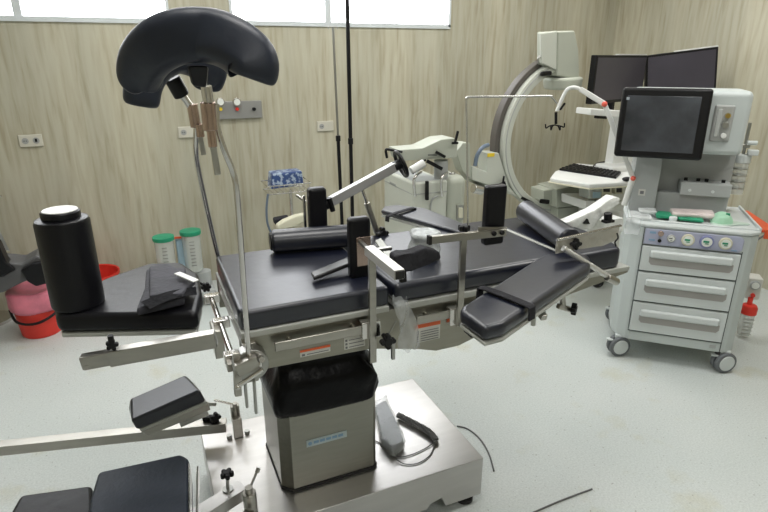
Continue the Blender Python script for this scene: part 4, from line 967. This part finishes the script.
m.build('star_base', dull, BS)
MB().tube([PY(268, 194, by-.1), PY(266.5, 210, by-.1), PY(268, 225, by-.1), PY(274, 236, by-.1), PY(286, 242, by-.1)], .008).build('hose', bluehose, BS)
m = MB(); m.prism([PY(271, 190, by-.06), PY(304, 184, by-.06), PY(302, 171, by-.06), PY(272, 174, by-.06)], (0, .13, 0), .012, 3); m.noise(.006, 22)
bp = m.build('blue_pack', blue, sub=1)
tag(bp, 'blue and white wrapped sterile pack sitting in the wire basket', 'package')
m = MB(); m.prism([PY(277, 226, 3.5), PY(284, 221, 3.5), PY(296, 216, 3.5), PY(306, 214, 3.5), PY(306, 221, 3.5), PY(296, 227, 3.5), PY(284, 230, 3.5), PY(278, 230, 3.5)], (0, .06, 0), .015, 3)
m.bar(PY(290, 228, 3.53), V((PY(290, 228, 3.53).x, 3.53, .0)), .05, .05)
tag(m.build('glove_holder', cream), 'cream plastic paddle behind the seat roll below the blue pack', 'holder')
m = MB(); m.prism([PY(275, 220, 3.62), PY(290, 217, 3.62), PY(290, 224, 3.62), PY(276, 226, 3.62)], (0, .08, 0), .01, 2)
m.b2(PY(280, 222, 3.66).x-.02, PY(280, 222, 3.66).x+.02, 3.64, 3.68, 0, .5)
tag(m.build('black_pouch', clothb), 'small black pouch behind the cream paddle by the back wall', 'pouch')
# suction jars
SJ = thing('suction_trolley', (.16, 3.86, 0), 'pale suction trolley carrying two clear jars by the back wall', 'suction unit')
sy = 3.85
m = MB(); p = PY(180, 240, sy); m.b2(p.x-.03, p.x+.035, sy-.02, sy+.02, .05, PY(180, 238, sy).z, .01); m.build('centre_post', paleblue, SJ)
MB().b2(0.02, .36, sy-.14, sy+.14, .06, .12, .02).build('trolley_base', machg, SJ)
m = MB()
for x in (.06, .32):
    for y in (sy-.1, sy+.1): m.cyl((x-.01, y, .03), (x+.01, y, .03), .03)
m.build('wheels', rubber, SJ)
m = MB(); m.bar(PY(172, 238, sy-.02), PY(188, 237, sy-.02), .012, .012); m.build('connector', orange, SJ)
for px, py in ((163.5, 240), (190.5, 234)):
    p = PY(px, py, sy-.03); h = .26
    j = MB().lathe([(.050, -h), (.058, -h+.01), (.062, -.02), (.062, 0)], p, seg=28).build('suction_jar', clear, SJ)
    MB().lathe([(.068, 0), (.070, .01), (.068, .026), (.03, .030)], p, seg=28).build('jar_lid', green, j)
    m = MB()
    for k in range(8): m.b2(p.x-.02, p.x+.012, p.y-.064, p.y-.058, p.z-.04-k*.024, p.z-.036-k*.024)
    m.build('jar_scale', labelt, j)
for x, z in ((.02, .2), (.30, .22)): MB().cyl((x, sy-.02, .12), (x, sy-.02, z), .05).build('jar_support', machg, SJ)
# red buckets
def bucket(px, py, y, h, r_, label):
    c = PY(px, py, y); c.z = 0
    k = thing('waste_bucket', c, label, 'bucket', 'red waste buckets')
    MB().lathe([(r_*.80, 0), (r_*.84, .01), (r_, h), (r_*1.06, h+.004), (r_*1.06, h-.015), (r_*1.0, h-.015), (r_*.97, h), (r_*.8, .02), (.02, .02)], c, seg=32).build('pail', redp, k)
    return k, c
bk, c1 = bucket(36, 300, 3.75, .24, .135, 'red waste bucket with pink plastic liner left of the bolster')
MB().lathe([(.142, .155), (.150, .19), (.146, .26), (.155, .30), (.125, .305), (.05, .27)], c1, seg=36, wob=.035).noise(.008, 16).build('bin_liner', pinkb, bk, sub=1)
MB().tube([c1+V((-.147, 0, .17)), c1+V((-.10, -.11, .13)), c1+V((0, -.15, .12)), c1+V((.10, -.11, .15)), c1+V((.147, 0, .19))], .008).build('carry_handle', blackp, bk)
bucket(97, 285, 3.98, .26, .145, 'red waste bucket half hidden behind the bolster')
# left edge: grey stool seat / arm and hanging sheet
LS = thing('equipment_trolley', PY(-60, 300, 3.7)*1, 'dark grey padded arm of a trolley reaching in at the left edge behind the bolster', 'trolley')
ly = 3.62
MB().prism([PY(-60, 268, ly), PY(0, 262, ly), PY(22, 264, ly), PY(36, 256, ly), PY(46, 258, ly), PY(47, 272, ly), PY(20, 284, ly), PY(3, 293, ly), PY(-60, 300, ly)], (0, .18, 0), .012, 3).build('padded_arm', mat('grey_vinyl', (.10, .10, .105), .45, bump=.2), LS)
MB().prism([PY(-30, 232, ly-.02), PY(-2, 244, ly-.02), PY(6, 262, ly-.02), PY(16, 270, ly-.02), PY(2, 278, ly-.02), PY(-30, 276, ly-.02)], (0, .10, 0), .012, 3).build('black_cushion', vinyld, LS)
MB().prism([PY(20, 271, ly-.04), PY(33, 264, ly-.04), PY(45, 262, ly-.04), PY(47, 284, ly-.04), PY(36, 287, ly-.04), PY(27, 282, ly-.04)], (0, .10, 0), .012, 3).build('black_strap', vinyld, LS)
q = PY(-58, 290, ly+.09)
MB().b2(q.x-.22, q.x+.05, ly-.04, ly+.24, .08, q.z, .02).build('cabinet', machg, LS)
for x in (q.x-.18, q.x+.01):
    for y in (ly, ly+.20): MB().cyl((x-.012, y, .042), (x+.012, y, .042), .042, bev=.006).build('wheel', rubber, LS)
m = MB(); m.grid(lambda u, v: PY(-40+46*u*(.55+.45*v)+5*v, 200+50*v-(8*(1-u))*v, 3.95)+V((0, .03*math.sin(u*9+v*2), 0)), 14, 10, .003)
tag(m.build('white_sheet', sheet), 'white cloth sheet hanging at the left edge of the picture', 'sheet')
m = MB(); a = PY(-40, 200, 4.04); m.cyl((a.x, a.y, 0), (a.x, a.y, a.z+.02), .012); m.lathe([(.12, 0), (.12, .02), (.02, .03)], (a.x, a.y, 0)); m.bar((a.x, a.y, a.z+.01), (a.x+.22, a.y-.02, a.z+.01), .012, .012)
tag(m.build('drape_stand', chrome), 'chrome stand carrying the white sheet just past the left edge', 'stand')

# ================================================================ LIGHTS
for i, (x, y) in enumerate(((.4, 1.2), (2.6, 1.2), (.4, 3.0), (2.6, 3.0), (.4, -.9))):
    m = MB(); m.b2(x-.62, x+.62, y-.32, y+.32, CZ-.035, CZ); r = m.build('ceiling_light', whitep); tag(r, 'recessed rectangular ceiling light panel above the operating room', 'ceiling light', 'ceiling light panels')
    r['kind'] = 'structure'
    MB().b2(x-.58, x+.58, y-.28, y+.28, CZ-.040, CZ-.034).build('diffuser', lampm, r)
def area(name, loc, rot, sx, sy, power, color=(1, 1, 1)):
    l = bpy.data.lights.new(name, 'AREA'); l.shape = 'RECTANGLE'; l.size = sx; l.size_y = sy; l.energy = power; l.color = color
    o = bpy.data.objects.new(name, l); o.location = loc; o.rotation_euler = rot; col.objects.link(o); return o
for i, (x, y, pw) in enumerate(((.4, 1.2, 15), (2.6, 1.2, 20), (.4, 3.0, 15), (2.6, 3.0, 17), (.4, -.9, 14))):
    area('ceiling_lamp_light', (x, y, CZ-.05), (0, 0, 0), 1.15, .55, pw, (1, .985, .95))
wd_ = bpy.data.worlds.new('World'); bpy.context.scene.world = wd_; wd_.use_nodes = True
wd_.node_tree.nodes['Background'].inputs[0].default_value = (.85, .92, 1, 1); wd_.node_tree.nodes['Background'].inputs[1].default_value = 1.0

# ================================================================ CAMERA
cd = bpy.data.cameras.new('camera'); cam = bpy.data.objects.new('camera', cd); col.objects.link(cam)
cd.sensor_width = 36; cd.lens = CAM_F/768*36; cd.clip_start = .05
cam.location = (0, 0, CAM_H); cam.rotation_euler = (math.pi/2-PITCH, 0, -YAW)
bpy.context.scene.camera = cam
sc = bpy.context.scene
sc.view_settings.view_transform = 'Standard'; sc.view_settings.look = 'None'; sc.view_settings.exposure = 0
